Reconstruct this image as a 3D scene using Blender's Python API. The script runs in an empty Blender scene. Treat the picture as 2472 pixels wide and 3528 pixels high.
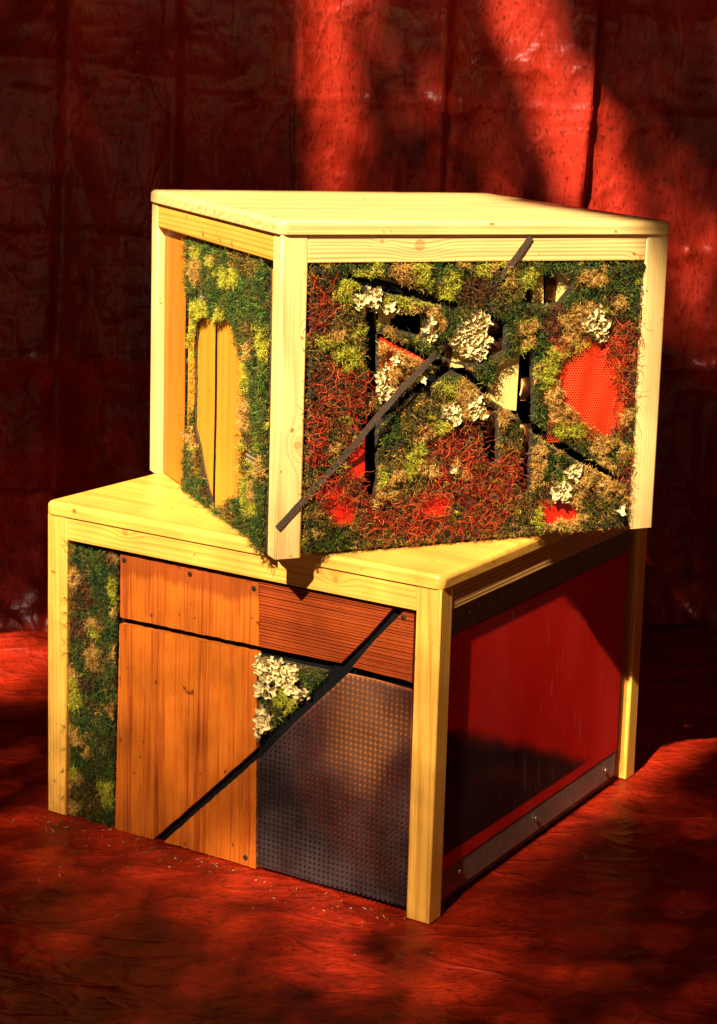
import bpy, bmesh, math, random
import numpy as np
from mathutils import Vector, Matrix, geometry
rs = np.random.RandomState(7)
random.seed(7)
S = bpy.context.scene
COL = S.collection

# ------------------------------------------------------------------ camera
PITCH, ROLL, CH, FPX = 0.1646, 0.0398, 1.0751, 6208.03
PW, PH, CX, CY = 2472.0, 3528.0, 437.4, -425.41
cp, sp, cr, sr = math.cos(PITCH), math.sin(PITCH), math.cos(ROLL), math.sin(ROLL)
FW = np.array([0, cp, -sp]); RT0 = np.array([1.0, 0, 0]); UP0 = np.array([0, sp, cp])
RT = cr * RT0 + sr * UP0; UP = -sr * RT0 + cr * UP0
EYE = np.array([0, 0, CH])
cam = bpy.data.cameras.new('camera'); cam_o = bpy.data.objects.new('camera', cam); COL.objects.link(cam_o)
cam.sensor_fit = 'VERTICAL'; cam.sensor_height = 36.0; cam.lens = FPX / PH * 36.0
cam.shift_x = -CX / PH; cam.shift_y = CY / PH
cam.clip_start = 0.05; cam.clip_end = 400
M3 = Matrix([[RT[i], UP[i], -FW[i]] for i in range(3)])
cam_o.matrix_world = Matrix.Translation(Vector(EYE)) @ M3.to_4x4()
cam.dof.use_dof = True; cam.dof.focus_distance = 2.32; cam.dof.aperture_fstop = 16.0
S.camera = cam_o

# ------------------------------------------------------------------ light
SUN_D = np.array([0.26, 0.657, -0.69]); SUN_D /= np.linalg.norm(SUN_D)
SKY_STRENGTH, SUN_STRENGTH, EXPOSURE = 0.05, 5.0, 1.4
w = bpy.data.worlds.new('World'); S.world = w; w.use_nodes = True
nt = w.node_tree; sky = nt.nodes.new('ShaderNodeTexSky'); sky.sky_type = 'NISHITA'; sky.sun_disc = False; sky.air_density = .04; sky.dust_density = .1; sky.ozone_density = 2.0; sky.altitude = 1500
elev = math.asin(-SUN_D[2]); sky.sun_elevation = elev
sky.sun_rotation = math.atan2(-SUN_D[0], -SUN_D[1])
wb = nt.nodes.new('ShaderNodeMix'); wb.data_type = 'RGBA'; wb.blend_type = 'MULTIPLY'; wb.inputs['Factor'].default_value = 1.0      # warm white balance of the photograph
wb.inputs['B'].default_value = (.26, .155, .075, 1); nt.links.new(sky.outputs[0], wb.inputs['A']); nt.links.new(wb.outputs['Result'], nt.nodes['Background'].inputs[0]); nt.nodes['Background'].inputs[1].default_value = SKY_STRENGTH
sl = bpy.data.lights.new('sun', 'SUN'); sl.energy = SUN_STRENGTH; sl.angle = math.radians(0.53); sl.color = (1.0, 0.88, 0.66)
so = bpy.data.objects.new('sun', sl); COL.objects.link(so); so.location = (-3, -8, 9)
so.rotation_euler = Vector(SUN_D).to_track_quat('-Z', 'Y').to_euler()
S.view_settings.view_transform = 'Standard'; S.view_settings.look = 'None'
S.view_settings.exposure = EXPOSURE; S.view_settings.gamma = 1.0; S.view_settings.use_curve_mapping = False
S.render.engine = 'CYCLES'
S.cycles.transparent_max_bounces = 24

# ------------------------------------------------------------------ geometry of the two stacked tables (metres)
A1, O1 = 0.5062, np.array([-0.0453, 2.1989, 0.0])
W1, D1, H1, T1 = 0.6584, 0.6365, 0.45, 0.019
A2, O2 = 0.4708, np.array([-0.2609, 2.2407, 0.469])
W2, D2, H2, T2 = 0.5686, 0.568, 0.4173, 0.019
LW, LD, OH = 0.0363, 0.030, 0.0034
RL1, RL2 = 0.0336, 0.0355
X1 = np.array([math.cos(A1), -math.sin(A1), 0]); Y1 = np.array([math.sin(A1), math.cos(A1), 0])
X2 = np.array([math.cos(A2), math.sin(A2), 0]); Y2 = np.array([-math.sin(A2), math.cos(A2), 0])

def ray(x, y):
    d = FW + RT * (x - PW / 2 - CX) / FPX - UP * (y - PH / 2 - CY) / FPX
    return d
def hit(x, y, P0, n):
    d = ray(x, y); return EYE + d * (((P0 - EYE) @ n) / (d @ n))
def F1(x, y, ins=0.0):                       # photo point -> (x, z) on the lower table's front
    q = hit(x, y, O1 + Y1 * ins, Y1) - O1; return (q @ X1, q[2])
def R1(x, y, ins=0.0):                       # -> (y, z) on the lower table's right side
    q = hit(x, y, O1 - X1 * ins, X1) - O1; return (q @ Y1, q[2])
def F2(x, y, ins=0.0):                       # -> (x, z) on the upper table's front
    q = hit(x, y, O2 + Y2 * ins, Y2) - O2; return (q @ X2, q[2])
def L2(x, y, ins=0.0):                       # -> (y, z) on the upper table's left side
    q = hit(x, y, O2 + X2 * ins, X2) - O2; return (q @ Y2, q[2])

# ------------------------------------------------------------------ helpers
def tag(o, label, cat, group=None, kind=None):
    if label: o['label'] = label
    if cat: o['category'] = cat
    if group: o['group'] = group
    if kind: o['kind'] = kind
    return o
def link(name, me, mat, parent=None, smooth=False):
    if mat is not None: me.materials.append(mat)
    if smooth:
        me.polygons.foreach_set('use_smooth', [True] * len(me.polygons))
    o = bpy.data.objects.new(name, me); COL.objects.link(o)
    if parent is not None: o.parent = parent
    return o
def bm_obj(name, bm, mat, parent=None, smooth=False):
    bmesh.ops.recalc_face_normals(bm, faces=bm.faces)
    me = bpy.data.meshes.new(name); bm.to_mesh(me); bm.free()
    o = link(name, me, mat, parent)
    if smooth: me.shade_smooth() if hasattr(me, 'shade_smooth') else None
    return o
def box_bm(x0, x1, y0, y1, z0, z1, bev=0.0, seg=2):
    bm = bmesh.new(); bmesh.ops.create_cube(bm, size=1)
    for v in bm.verts:
        v.co = Vector((x0 + (v.co.x + .5) * (x1 - x0), y0 + (v.co.y + .5) * (y1 - y0), z0 + (v.co.z + .5) * (z1 - z0)))
    if bev: bmesh.ops.bevel(bm, geom=bm.edges[:], offset=bev, segments=seg, profile=.5, affect='EDGES')
    return bm
def box(name, mat, parent, *a, **k): return bm_obj(name, box_bm(*a, **k), mat, parent)
def leg_box(name, mat, parent, x0, x1, y0, y1, z0, z1, r=0.0022):
    bm = box_bm(x0, x1, y0, y1, z0, z1)
    ed = [e for e in bm.edges if abs(e.verts[0].co.z - e.verts[1].co.z) > .1]
    bmesh.ops.bevel(bm, geom=ed, offset=r, segments=4, profile=.5, affect='EDGES')
    ed = [e for e in bm.edges if abs(e.verts[0].co.z - e.verts[1].co.z) < 1e-5]
    bmesh.ops.bevel(bm, geom=ed, offset=.0008, segments=1, profile=.5, affect='EDGES')
    for f in bm.faces: f.smooth = max(e.calc_length() for e in f.edges) / max(1e-6, f.calc_area() / max(e.calc_length() for e in f.edges)) > 30
    return bm_obj(name, bm, mat, parent)
def slab(name, mat, parent, x0, x1, y0, y1, z0, z1):
    bm = box_bm(x0, x1, y0, y1, z0, z1)
    ed = [e for e in bm.edges if abs(e.verts[0].co.z - e.verts[1].co.z) > .005]
    bmesh.ops.bevel(bm, geom=ed, offset=.012, segments=5, profile=.5, affect='EDGES')
    ed = [e for e in bm.edges if e.verts[0].co.z > z1 - 1e-5 and e.verts[1].co.z > z1 - 1e-5]
    bmesh.ops.bevel(bm, geom=ed, offset=.0075, segments=5, profile=.5, affect='EDGES')
    ed = [e for e in bm.edges if e.verts[0].co.z < z0 + 1e-5 and e.verts[1].co.z < z0 + 1e-5]
    bmesh.ops.bevel(bm, geom=ed, offset=.0012, segments=2, profile=.5, affect='EDGES')
    for f in bm.faces: f.smooth = f.calc_area() < .003
    return bm_obj(name, bm, mat, parent)
def prism(name, poly, a0, a1, mat, parent, axis='y', jag=0.0, holes=()):
    """poly in (h, z); extruded between a0 and a1 along 'axis' ('y' for fronts, 'x' for sides)"""
    pts = []
    def dens(P, amp):
        out = []
        n = len(P)
        for i in range(n):
            a = np.array(P[i]); b = np.array(P[(i + 1) % n]); L = np.linalg.norm(b - a)
            k = max(1, int(L / .006)) if amp else 1
            nn = np.array([-(b - a)[1], (b - a)[0]]) / max(L, 1e-9)
            for j in range(k):
                p = a + (b - a) * j / k
                if j and amp: p = p + nn * rs.uniform(-amp, amp)
                out.append((float(p[0]), float(p[1])))
        return out
    loops = [dens(poly, jag)] + [dens(h, .0012) for h in holes]
    V = []; faces = []
    for lp in loops:
        st = len(V); V += [Vector(p) for p in lp]; faces.append(list(range(st, st + len(lp))))
    edges = [(f[i], f[(i + 1) % len(f)]) for f in faces for i in range(len(f))]
    vo, eo, fo, *_ = geometry.delaunay_2d_cdt(V, edges, [], 1, 1e-7)
    def inside(p, lp):
        c = False; n = len(lp)
        for i in range(n):
            a = lp[i]; b = lp[i - 1]
            if (a[1] > p[1]) != (b[1] > p[1]) and p[0] < (b[0] - a[0]) * (p[1] - a[1]) / (b[1] - a[1]) + a[0]: c = not c
        return c
    tris = []
    for f in fo:
        c = sum((vo[i] for i in f), Vector((0, 0))) / len(f)
        if inside(c, loops[0]) and not any(inside(c, h) for h in loops[1:]): tris.append(f)
    bm = bmesh.new()
    mk = (lambda p, a: (p[0], a, p[1])) if axis == 'y' else (lambda p, a: (a, p[0], p[1]))
    vs = [bm.verts.new(mk(p, a0)) for p in vo]
    for f in tris:
        try: bm.faces.new([vs[i] for i in f])
        except ValueError: pass
    r = bmesh.ops.extrude_face_region(bm, geom=bm.faces[:])
    dv = Vector((0, a1 - a0, 0)) if axis == 'y' else Vector((a1 - a0, 0, 0))
    for g in r['geom']:
        if isinstance(g, bmesh.types.BMVert): g.co += dv
    bmesh.ops.delete(bm, geom=[v for v in bm.verts if not v.link_faces], context='VERTS')
    return bm_obj(name, bm, mat, parent)
def empty(name, loc, rz):
    o = bpy.data.objects.new(name, None); COL.objects.link(o); o.location = loc; o.rotation_euler = (0, 0, rz); o.empty_display_size = .1
    return o

# value noise (numpy)
def _hash(ix, iy, s):
    h = (ix.astype(np.int64) * 374761393 + iy.astype(np.int64) * 668265263 + s * 974711) & 0x7fffffff
    h = ((h ^ (h >> 13)) * 1274126177) & 0x7fffffff
    return ((h ^ (h >> 16)) & 0xffff) / 65535.0
def vnoise(x, y, s=0):
    ix = np.floor(x); iy = np.floor(y); fx = x - ix; fy = y - iy
    fx = fx * fx * fx * (fx * (fx * 6 - 15) + 10); fy = fy * fy * fy * (fy * (fy * 6 - 15) + 10)
    a = _hash(ix, iy, s); b = _hash(ix + 1, iy, s); c = _hash(ix, iy + 1, s); d = _hash(ix + 1, iy + 1, s)
    return (a + (b - a) * fx) * (1 - fy) + (c + (d - c) * fx) * fy
def fbm(x, y, s=0, o=4):
    r = 0; a = .5
    for i in range(o): r = r + a * vnoise(x * 2 ** i, y * 2 ** i, s + i * 17); a *= .5
    return r
def ridge(x, y, s=0, o=4):
    r = 0; a = .5
    for i in range(o): r = r + a * (1 - np.abs(2 * vnoise(x * 2 ** i, y * 2 ** i, s + i * 31) - 1)) ** 3; a *= .5
    return r

# ------------------------------------------------------------------ materials
def new_mat(name):
    m = bpy.data.materials.new(name); m.use_nodes = True
    return m, m.node_tree.nodes, m.node_tree.links, m.node_tree.nodes['Principled BSDF']
def mat_simple(name, col, rough=.6, metal=0.0, spec=.5, noise=0.0, nscale=60.0, bump=0.0):
    m, N, Lk, P = new_mat(name)
    P.inputs['Base Color'].default_value = (*col, 1); P.inputs['Roughness'].default_value = rough
    P.inputs['Metallic'].default_value = metal; P.inputs['Specular IOR Level'].default_value = spec
    if noise or bump:
        tc = N.new('ShaderNodeTexCoord'); n = N.new('ShaderNodeTexNoise'); n.inputs['Scale'].default_value = nscale; n.inputs['Detail'].default_value = 5
        Lk.new(tc.outputs['Object'], n.inputs['Vector'])
        if noise:
            r = N.new('ShaderNodeValToRGB'); r.color_ramp.elements[0].position = .3; r.color_ramp.elements[1].position = .7
            r.color_ramp.elements[0].color = (*[c * (1 - noise) for c in col], 1); r.color_ramp.elements[1].color = (*[min(1, c * (1 + noise)) for c in col], 1)
            Lk.new(n.outputs['Fac'], r.inputs[0]); Lk.new(r.outputs[0], P.inputs['Base Color'])
        if bump:
            b = N.new('ShaderNodeBump'); b.inputs['Strength'].default_value = bump; b.inputs['Distance'].default_value = .002
            Lk.new(n.outputs['Fac'], b.inputs['Height']); Lk.new(b.outputs[0], P.inputs['Normal'])
    return m
def math_n(N, Lk, op, a, b=None):
    n = N.new('ShaderNodeMath'); n.operation = op
    for i, v in enumerate((a, b)):
        if v is None: continue
        if isinstance(v, (int, float)): n.inputs[i].default_value = v
        else: Lk.new(v, n.inputs[i])
    return n.outputs[0]
def wood(name, axis, light, dark, seed=0, knots=(), rough=.42, ring=300.0, contrast=.5, streak=.35, stretch=22.0, spec=.45, stain=None, bump=.15, pores=0.0):
    """solid timber: growth rings round a pith line along 'axis', fibre streaks, knots at object points"""
    m, N, Lk, P = new_mat(name)
    tc = N.new('ShaderNodeTexCoord'); co = tc.outputs['Object']
    sc = [1, 1, 1]; sc[axis] = 1 / stretch
    mp = N.new('ShaderNodeMapping'); mp.inputs['Scale'].default_value = sc; mp.inputs['Location'].default_value = (seed * .37 + .11, seed * .53, seed * .29)
    Lk.new(co, mp.inputs['Vector'])
    # knots push the grain aside
    vec = mp.outputs[0]; knot_mask = None
    for (kx, ky, kz, kr) in knots:
        d = N.new('ShaderNodeVectorMath'); d.operation = 'SUBTRACT'; Lk.new(co, d.inputs[0]); d.inputs[1].default_value = (kx, ky, kz)
        s2 = N.new('ShaderNodeVectorMath'); s2.operation = 'MULTIPLY'; k = [1, 1, 1]; k[axis] = .55; Lk.new(d.outputs[0], s2.inputs[0]); s2.inputs[1].default_value = k
        ln = N.new('ShaderNodeVectorMath'); ln.operation = 'LENGTH'; Lk.new(s2.outputs[0], ln.inputs[0])
        q = math_n(N, Lk, 'DIVIDE', ln.outputs['Value'], kr * 2.2); q2 = math_n(N, Lk, 'MULTIPLY', q, q)
        g = math_n(N, Lk, 'EXPONENT', math_n(N, Lk, 'MULTIPLY', q2, -1.0))
        nv = N.new('ShaderNodeVectorMath'); nv.operation = 'SCALE'; nv.inputs[0].default_value = (kr * 1.5, kr * 1.5, kr * 1.5); Lk.new(g, nv.inputs['Scale'])
        ad = N.new('ShaderNodeVectorMath'); ad.operation = 'ADD'; Lk.new(vec, ad.inputs[0]); Lk.new(nv.outputs[0], ad.inputs[1]); vec = ad.outputs[0]
        ln2 = N.new('ShaderNodeVectorMath'); ln2.operation = 'LENGTH'; Lk.new(d.outputs[0], ln2.inputs[0])
        mr = N.new('ShaderNodeMapRange'); mr.interpolation_type = 'SMOOTHSTEP'; mr.inputs['From Min'].default_value = kr * 1.1; mr.inputs['From Max'].default_value = kr * .8
        Lk.new(ln2.outputs['Value'], mr.inputs['Value'])
        knot_mask = mr.outputs[0] if knot_mask is None else math_n(N, Lk, 'MAXIMUM', knot_mask, mr.outputs[0])
    n1 = N.new('ShaderNodeTexNoise'); n1.inputs['Scale'].default_value = 9; n1.inputs['Detail'].default_value = 2; Lk.new(vec, n1.inputs['Vector'])
    # distance from a pith line
    sub = N.new('ShaderNodeVectorMath'); sub.operation = 'SUBTRACT'; Lk.new(vec, sub.inputs[0])
    pith = [seed * .37 + .11 + .05, seed * .53 + .07, seed * .29 - .06]; sub.inputs[1].default_value = pith
    fl = N.new('ShaderNodeVectorMath'); fl.operation = 'MULTIPLY'; k = [1, 1, 1]; k[axis] = 0; Lk.new(sub.outputs[0], fl.inputs[0]); fl.inputs[1].default_value = k
    ln = N.new('ShaderNodeVectorMath'); ln.operation = 'LENGTH'; Lk.new(fl.outputs[0], ln.inputs[0])
    r = math_n(N, Lk, 'ADD', ln.outputs['Value'], math_n(N, Lk, 'MULTIPLY', n1.outputs['Fac'], .075))
    fr = math_n(N, Lk, 'FRACT', math_n(N, Lk, 'MULTIPLY', r, ring))
    rp = N.new('ShaderNodeValToRGB'); e = rp.color_ramp.elements; e[0].position = 0; e[0].color = (0, 0, 0, 1); e[1].position = 1; e[1].color = (0, 0, 0, 1)
    el = rp.color_ramp.elements.new(.72); el.color = (1, 1, 1, 1); el = rp.color_ramp.elements.new(.35); el.color = (.12, .12, .12, 1); el = rp.color_ramp.elements.new(.84); el.color = (.15, .15, .15, 1)
    Lk.new(fr, rp.inputs[0])
    # fibre streaks
    mp2 = N.new('ShaderNodeMapping'); sc2 = [1, 1, 1]; sc2[axis] = .018; mp2.inputs['Scale'].default_value = sc2; mp2.inputs['Location'].default_value = (seed, seed * 2, seed * 3); Lk.new(co, mp2.inputs['Vector'])
    n2 = N.new('ShaderNodeTexNoise'); n2.inputs['Scale'].default_value = 420; n2.inputs['Detail'].default_value = 4; Lk.new(mp2.outputs[0], n2.inputs['Vector'])
    n3 = N.new('ShaderNodeTexNoise'); n3.inputs['Scale'].default_value = 60; n3.inputs['Detail'].default_value = 3; Lk.new(mp2.outputs[0], n3.inputs['Vector'])
    n4 = N.new('ShaderNodeTexNoise'); n4.inputs['Scale'].default_value = 7; n4.inputs['Detail'].default_value = 3; Lk.new(co, n4.inputs['Vector'])
    f = math_n(N, Lk, 'MULTIPLY', rp.outputs[0], contrast)
    s_ = math_n(N, Lk, 'MULTIPLY', math_n(N, Lk, 'SUBTRACT', math_n(N, Lk, 'ADD', n2.outputs['Fac'], n3.outputs['Fac']), 1.0), streak * 2.2)
    f = math_n(N, Lk, 'ADD', f, s_)
    f = math_n(N, Lk, 'ADD', f, math_n(N, Lk, 'MULTIPLY', math_n(N, Lk, 'SUBTRACT', n4.outputs['Fac'], .45), .5))
    if pores:
        mp3 = N.new('ShaderNodeMapping'); sc3 = [1, 1, 1]; sc3[axis] = .12; mp3.inputs['Scale'].default_value = sc3; Lk.new(co, mp3.inputs['Vector'])
        n5 = N.new('ShaderNodeTexNoise'); n5.inputs['Scale'].default_value = 520; n5.inputs['Detail'].default_value = 1; Lk.new(mp3.outputs[0], n5.inputs['Vector'])
        mr = N.new('ShaderNodeMapRange'); mr.inputs['From Min'].default_value = .66; mr.inputs['From Max'].default_value = .74; Lk.new(n5.outputs['Fac'], mr.inputs['Value'])
        f = math_n(N, Lk, 'ADD', f, math_n(N, Lk, 'MULTIPLY', mr.outputs[0], pores))
    mx = N.new('ShaderNodeMix'); mx.data_type = 'RGBA'; mx.inputs['A'].default_value = (*light, 1); mx.inputs['B'].default_value = (*dark, 1); Lk.new(f, mx.inputs['Factor']); mx.clamp_factor = True
    out = mx.outputs['Result']
    if knot_mask is not None:
        m2 = N.new('ShaderNodeMix'); m2.data_type = 'RGBA'; Lk.new(out, m2.inputs['A']); m2.inputs['B'].default_value = (dark[0] * .8, dark[1] * .5, dark[2] * .5, 1)
        Lk.new(math_n(N, Lk, 'MULTIPLY', knot_mask, math_n(N, Lk, 'ADD', math_n(N, Lk, 'MULTIPLY', n2.outputs['Fac'], .7), .1)), m2.inputs['Factor']); out = m2.outputs['Result']
    nd = N.new('ShaderNodeTexNoise'); nd.inputs['Scale'].default_value = 75; nd.inputs['Detail'].default_value = 1; Lk.new(co, nd.inputs['Vector'])
    md = N.new('ShaderNodeMapRange'); md.inputs['From Min'].default_value = .735; md.inputs['From Max'].default_value = .79; Lk.new(nd.outputs['Fac'], md.inputs['Value'])
    m4 = N.new('ShaderNodeMix'); m4.data_type = 'RGBA'; Lk.new(out, m4.inputs['A']); m4.inputs['B'].default_value = (dark[0] * .5, dark[1] * .5, dark[2] * .5, 1); Lk.new(math_n(N, Lk, 'MULTIPLY', md.outputs[0], .8), m4.inputs['Factor']); out = m4.outputs['Result']
    if stain:                                  # (z at which the unbrushed finish starts, colour)
        z0, sc_ = stain
        sx = N.new('ShaderNodeSeparateXYZ'); Lk.new(co, sx.inputs[0])
        nn = N.new('ShaderNodeTexNoise'); nn.inputs['Scale'].default_value = 16; nn.inputs['Detail'].default_value = 2
        cx = N.new('ShaderNodeCombineXYZ'); Lk.new(sx.outputs[0], cx.inputs[0]); Lk.new(cx.outputs[0], nn.inputs['Vector'])
        zz = math_n(N, Lk, 'ADD', sx.outputs[2], math_n(N, Lk, 'MULTIPLY', nn.outputs['Fac'], -.05))
        zz = math_n(N, Lk, 'ADD', zz, math_n(N, Lk, 'MULTIPLY', n2.outputs['Fac'], .02))
        mr = N.new('ShaderNodeMapRange'); mr.inputs['From Min'].default_value = z0 - .006; mr.inputs['From Max'].default_value = z0 + .004; Lk.new(zz, mr.inputs['Value'])
        m3 = N.new('ShaderNodeMix'); m3.data_type = 'RGBA'; Lk.new(out, m3.inputs['A']); m3.inputs['B'].default_value = (*sc_, 1); Lk.new(math_n(N, Lk, 'MULTIPLY', mr.outputs[0], .7), m3.inputs['Factor']); out = m3.outputs['Result']
    Lk.new(out, P.inputs['Base Color'])
    P.inputs['Roughness'].default_value = rough; P.inputs['Specular IOR Level'].default_value = spec
    b = N.new('ShaderNodeBump'); b.inputs['Strength'].default_value = bump; b.inputs['Distance'].default_value = .0012; Lk.new(f, b.inputs['Height']); b.invert = True; Lk.new(b.outputs[0], P.inputs['Normal'])
    return m

PINE_L, PINE_D = (.92, .46, .075), (.50, .16, .012)
PINE_UL = (.96, .62, .22)
CEDAR_L, CEDAR_D = (.60, .135, .007), (.26, .03, .003)
GOLD_L, GOLD_D = (.70, .19, .010), (.30, .07, .005)

def attr_mat(name, rough=.75, spec=.25, transl=0.0):
    m, N, Lk, P = new_mat(name)
    a = N.new('ShaderNodeAttribute'); a.attribute_name = 'tint'
    Lk.new(a.outputs['Color'], P.inputs['Base Color']); P.inputs['Roughness'].default_value = rough; P.inputs['Specular IOR Level'].default_value = spec
    if transl:
        t = N.new('ShaderNodeBsdfTranslucent'); Lk.new(a.outputs['Color'], t.inputs['Color'])
        mx = N.new('ShaderNodeMixShader'); mx.inputs[0].default_value = transl
        Lk.new(P.outputs[0], mx.inputs[1]); Lk.new(t.outputs[0], mx.inputs[2]); Lk.new(mx.outputs[0], N['Material Output'].inputs[0])
    return m
M_MOSS = attr_mat('moss_fibre', .7, .3, .15)
M_LICHEN = attr_mat('lichen_crust', .85, .15, .1)
M_RED_ACRYL = mat_simple('red_acrylic', (.62, .018, .006), .22, noise=.15, nscale=14)
M_BLACK = mat_simple('black_rubber_and_shade', (.004, .0035, .004), .8, spec=.15)
M_SCREW = mat_simple('dark_screw', (.10, .07, .05), .45, metal=.8)
M_NICKEL = mat_simple('bright_screw', (.75, .68, .5), .18, metal=1.0)
M_STRAP = mat_simple('satin_strap', (.075, .045, .028), .5, noise=.4, nscale=400, spec=.6, bump=.4)
M_BRONZE = mat_simple('bronze_foil', (.36, .14, .045), .36, metal=.9, noise=.15, nscale=30)
M_PLY = mat_simple('pale_plywood', (.90, .62, .17), .6, noise=.06, nscale=25)
M_GREY = mat_simple('grey_batten', (.26, .25, .27), .55, noise=.2, nscale=90, bump=.1)

# ------------------------------------------------------------------ strand meshes
def tubes(name, roots, dirs, lens, widths, cols, mat, parent, K=5, curl=.6, droop=0.0, sides=3, wander=None, flat=None):
    """many thin tapering bent fibres in one mesh; roots, dirs (n,3); cols (n,3)"""
    n = len(roots)
    if n == 0: return None
    P = np.zeros((n, K + 1, 3)); P[:, 0] = roots
    d = dirs / np.linalg.norm(dirs, axis=1, keepdims=True)
    ax = rs.normal(size=(n, 3)); ax /= np.linalg.norm(ax, axis=1, keepdims=True)
    step = (lens / K)[:, None]
    Dn = np.zeros((n, K + 1, 3)); Dn[:, 0] = d
    for k in range(K):
        ax = ax + rs.normal(size=(n, 3)) * .45; ax /= np.linalg.norm(ax, axis=1, keepdims=True)
        d = d + np.cross(ax, d) * curl; d[:, 2] -= droop
        if flat is not None: d = d - flat[0] * (d @ flat[1])[:, None] * flat[1][None, :]
        d /= np.linalg.norm(d, axis=1, keepdims=True)
        P[:, k + 1] = P[:, k] + d * step; Dn[:, k + 1] = d
    a = np.cross(Dn, np.array([.3, .2, .93])); a /= np.linalg.norm(a, axis=2, keepdims=True) + 1e-9
    b = np.cross(Dn, a)
    tp = np.linspace(1, .35, K + 1)[None, :, None]
    rad = (widths[:, None, None] * .5) * tp
    V = np.zeros((n, K + 1, sides, 3))
    for s in range(sides):
        t = 2 * math.pi * s / sides
        V[:, :, s] = P + (a * math.cos(t) + b * math.sin(t)) * rad
    base = (np.arange(n) * (K + 1) * sides)[:, None, None]
    kk = (np.arange(K) * sides)[None, :, None]; ss = np.arange(sides)[None, None, :]; sn = (np.arange(sides) + 1) % sides; sn = sn[None, None, :]
    q = np.stack([base + kk + ss, base + kk + sn, base + kk + sides + sn, base + kk + sides + ss], axis=-1).reshape(-1, 4)
    tint = np.repeat(cols[:, None, :], (K + 1) * sides, axis=1).reshape(-1, 3)
    return raw_mesh(name, V.reshape(-1, 3), q, mat, parent, tint, smooth=True)
def raw_mesh(name, V, Q, mat, parent, tint=None, smooth=False):
    me = bpy.data.meshes.new(name); nv = len(V); nf = len(Q); w_ = Q.shape[1]
    me.vertices.add(nv); me.vertices.foreach_set('co', np.asarray(V, np.float32).ravel())
    me.loops.add(nf * w_); me.loops.foreach_set('vertex_index', np.asarray(Q, np.int32).ravel())
    me.polygons.add(nf); me.polygons.foreach_set('loop_start', np.arange(0, nf * w_, w_, dtype=np.int32)); me.polygons.foreach_set('loop_total', np.full(nf, w_, np.int32))
    if smooth: me.polygons.foreach_set('use_smooth', np.ones(nf, bool))
    me.update(calc_edges=True)
    if tint is not None:
        at = me.color_attributes.new('tint', 'FLOAT_COLOR', 'POINT')
        at.data.foreach_set('color', np.concatenate([tint, np.ones((nv, 1))], axis=1).astype(np.float32).ravel())
    return link(name, me, mat, parent)
def flakes(name, C, Nrm, R, cols, mat, parent):
    """ruffled lichen lobes: small wavy cups"""
    n = len(C); A, Rn = 14, 3
    Nrm = Nrm / np.linalg.norm(Nrm, axis=1, keepdims=True)
    t = np.cross(Nrm, np.array([.2, .3, .9])); t /= np.linalg.norm(t, axis=1, keepdims=True); b = np.cross(Nrm, t)
    th = np.linspace(0, 2 * math.pi, A, endpoint=False)
    V = np.zeros((n, 1 + A * Rn, 3)); V[:, 0] = C
    ph = rs.uniform(0, 6.28, (n, 4)); 
    for j in range(Rn):
        f = (j + 1) / Rn
        rr = R[:, None] * f * (1 + .28 * f * np.sin(3 * th[None] + ph[:, :1]) + .22 * f * np.sin(5 * th[None] + ph[:, 1:2]))
        hh = R[:, None] * (.55 * f * f + .38 * f * np.sin(4 * th[None] + ph[:, 2:3]) + .25 * f * np.sin(7 * th[None] + ph[:, 3:4])) * .8
        V[:, 1 + j * A:1 + (j + 1) * A] = C[:, None] + t[:, None] * (rr * np.cos(th))[..., None] + b[:, None] * (rr * np.sin(th))[..., None] + Nrm[:, None] * hh[..., None]
    base = (np.arange(n) * (1 + A * Rn))[:, None]; i = np.arange(A); i2 = (i + 1) % A
    Q = [np.stack([base + 0 * i, base + 1 + i, base + 1 + i2, base + 1 + i2], -1).reshape(-1, 4)]
    tri = np.stack([base + 0 * i, base + 1 + i, base + 1 + i2], -1).reshape(-1, 3)
    q = np.concatenate([np.stack([base + 1 + j * A + i, base + 1 + (j + 1) * A + i, base + 1 + (j + 1) * A + i2, base + 1 + j * A + i2], -1).reshape(-1, 4) for j in range(Rn - 1)])
    # split into triangles so one foreach works
    T = np.concatenate([tri, q[:, [0, 1, 2]], q[:, [0, 2, 3]]])
    tint = np.repeat(cols[:, None, :], 1 + A * Rn, axis=1).reshape(-1, 3)
    return raw_mesh(name, V.reshape(-1, 3), T, mat, parent, tint, smooth=True)

# moss kinds: colour pairs, fibre length, width, lift, density per m2
KINDS = {
 'green':  dict(c=[(.010, .030, .004), (.035, .10, .010), (.13, .16, .012), (.03, .045, .006), (.07, .11, .01), (.18, .15, .016), (.07, .045, .008)], L=(.005, .012), w=.00095, dens=260000, curl=.6, K=4, lift=.8, h=.009),
 'olive':  dict(c=[(.08, .075, .008), (.24, .15, .014), (.40, .22, .025), (.05, .035, .006), (.05, .08, .008), (.26, .10, .012)], L=(.005, .012), w=.00085, dens=270000, curl=.65, K=4, lift=.7, h=.009),
 'brown':  dict(c=[(.14, .035, .008), (.20, .08, .015), (.05, .03, .006)], L=(.006, .014), w=.0009, dens=240000, curl=.6, K=4, lift=.7, h=.009),
 'red':    dict(c=[(.50, .018, .004), (.72, .045, .008), (.20, .007, .002), (.62, .10, .02), (.34, .022, .006)], L=(.014, .040), w=.00105, dens=52000, curl=.46, K=9, lift=.3, h=.010),
 'yellow': dict(c=[(.52, .48, .03), (.66, .56, .06), (.33, .33, .02)], L=(.003, .008), w=.00085, dens=650000, curl=.8, K=3, lift=.8, h=.012),
 'tan':    dict(c=[(.68, .36, .07), (.82, .50, .12), (.46, .20, .04)], L=(.003, .008), w=.00085, dens=650000, curl=.8, K=3, lift=.8, h=.012),
}
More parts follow.
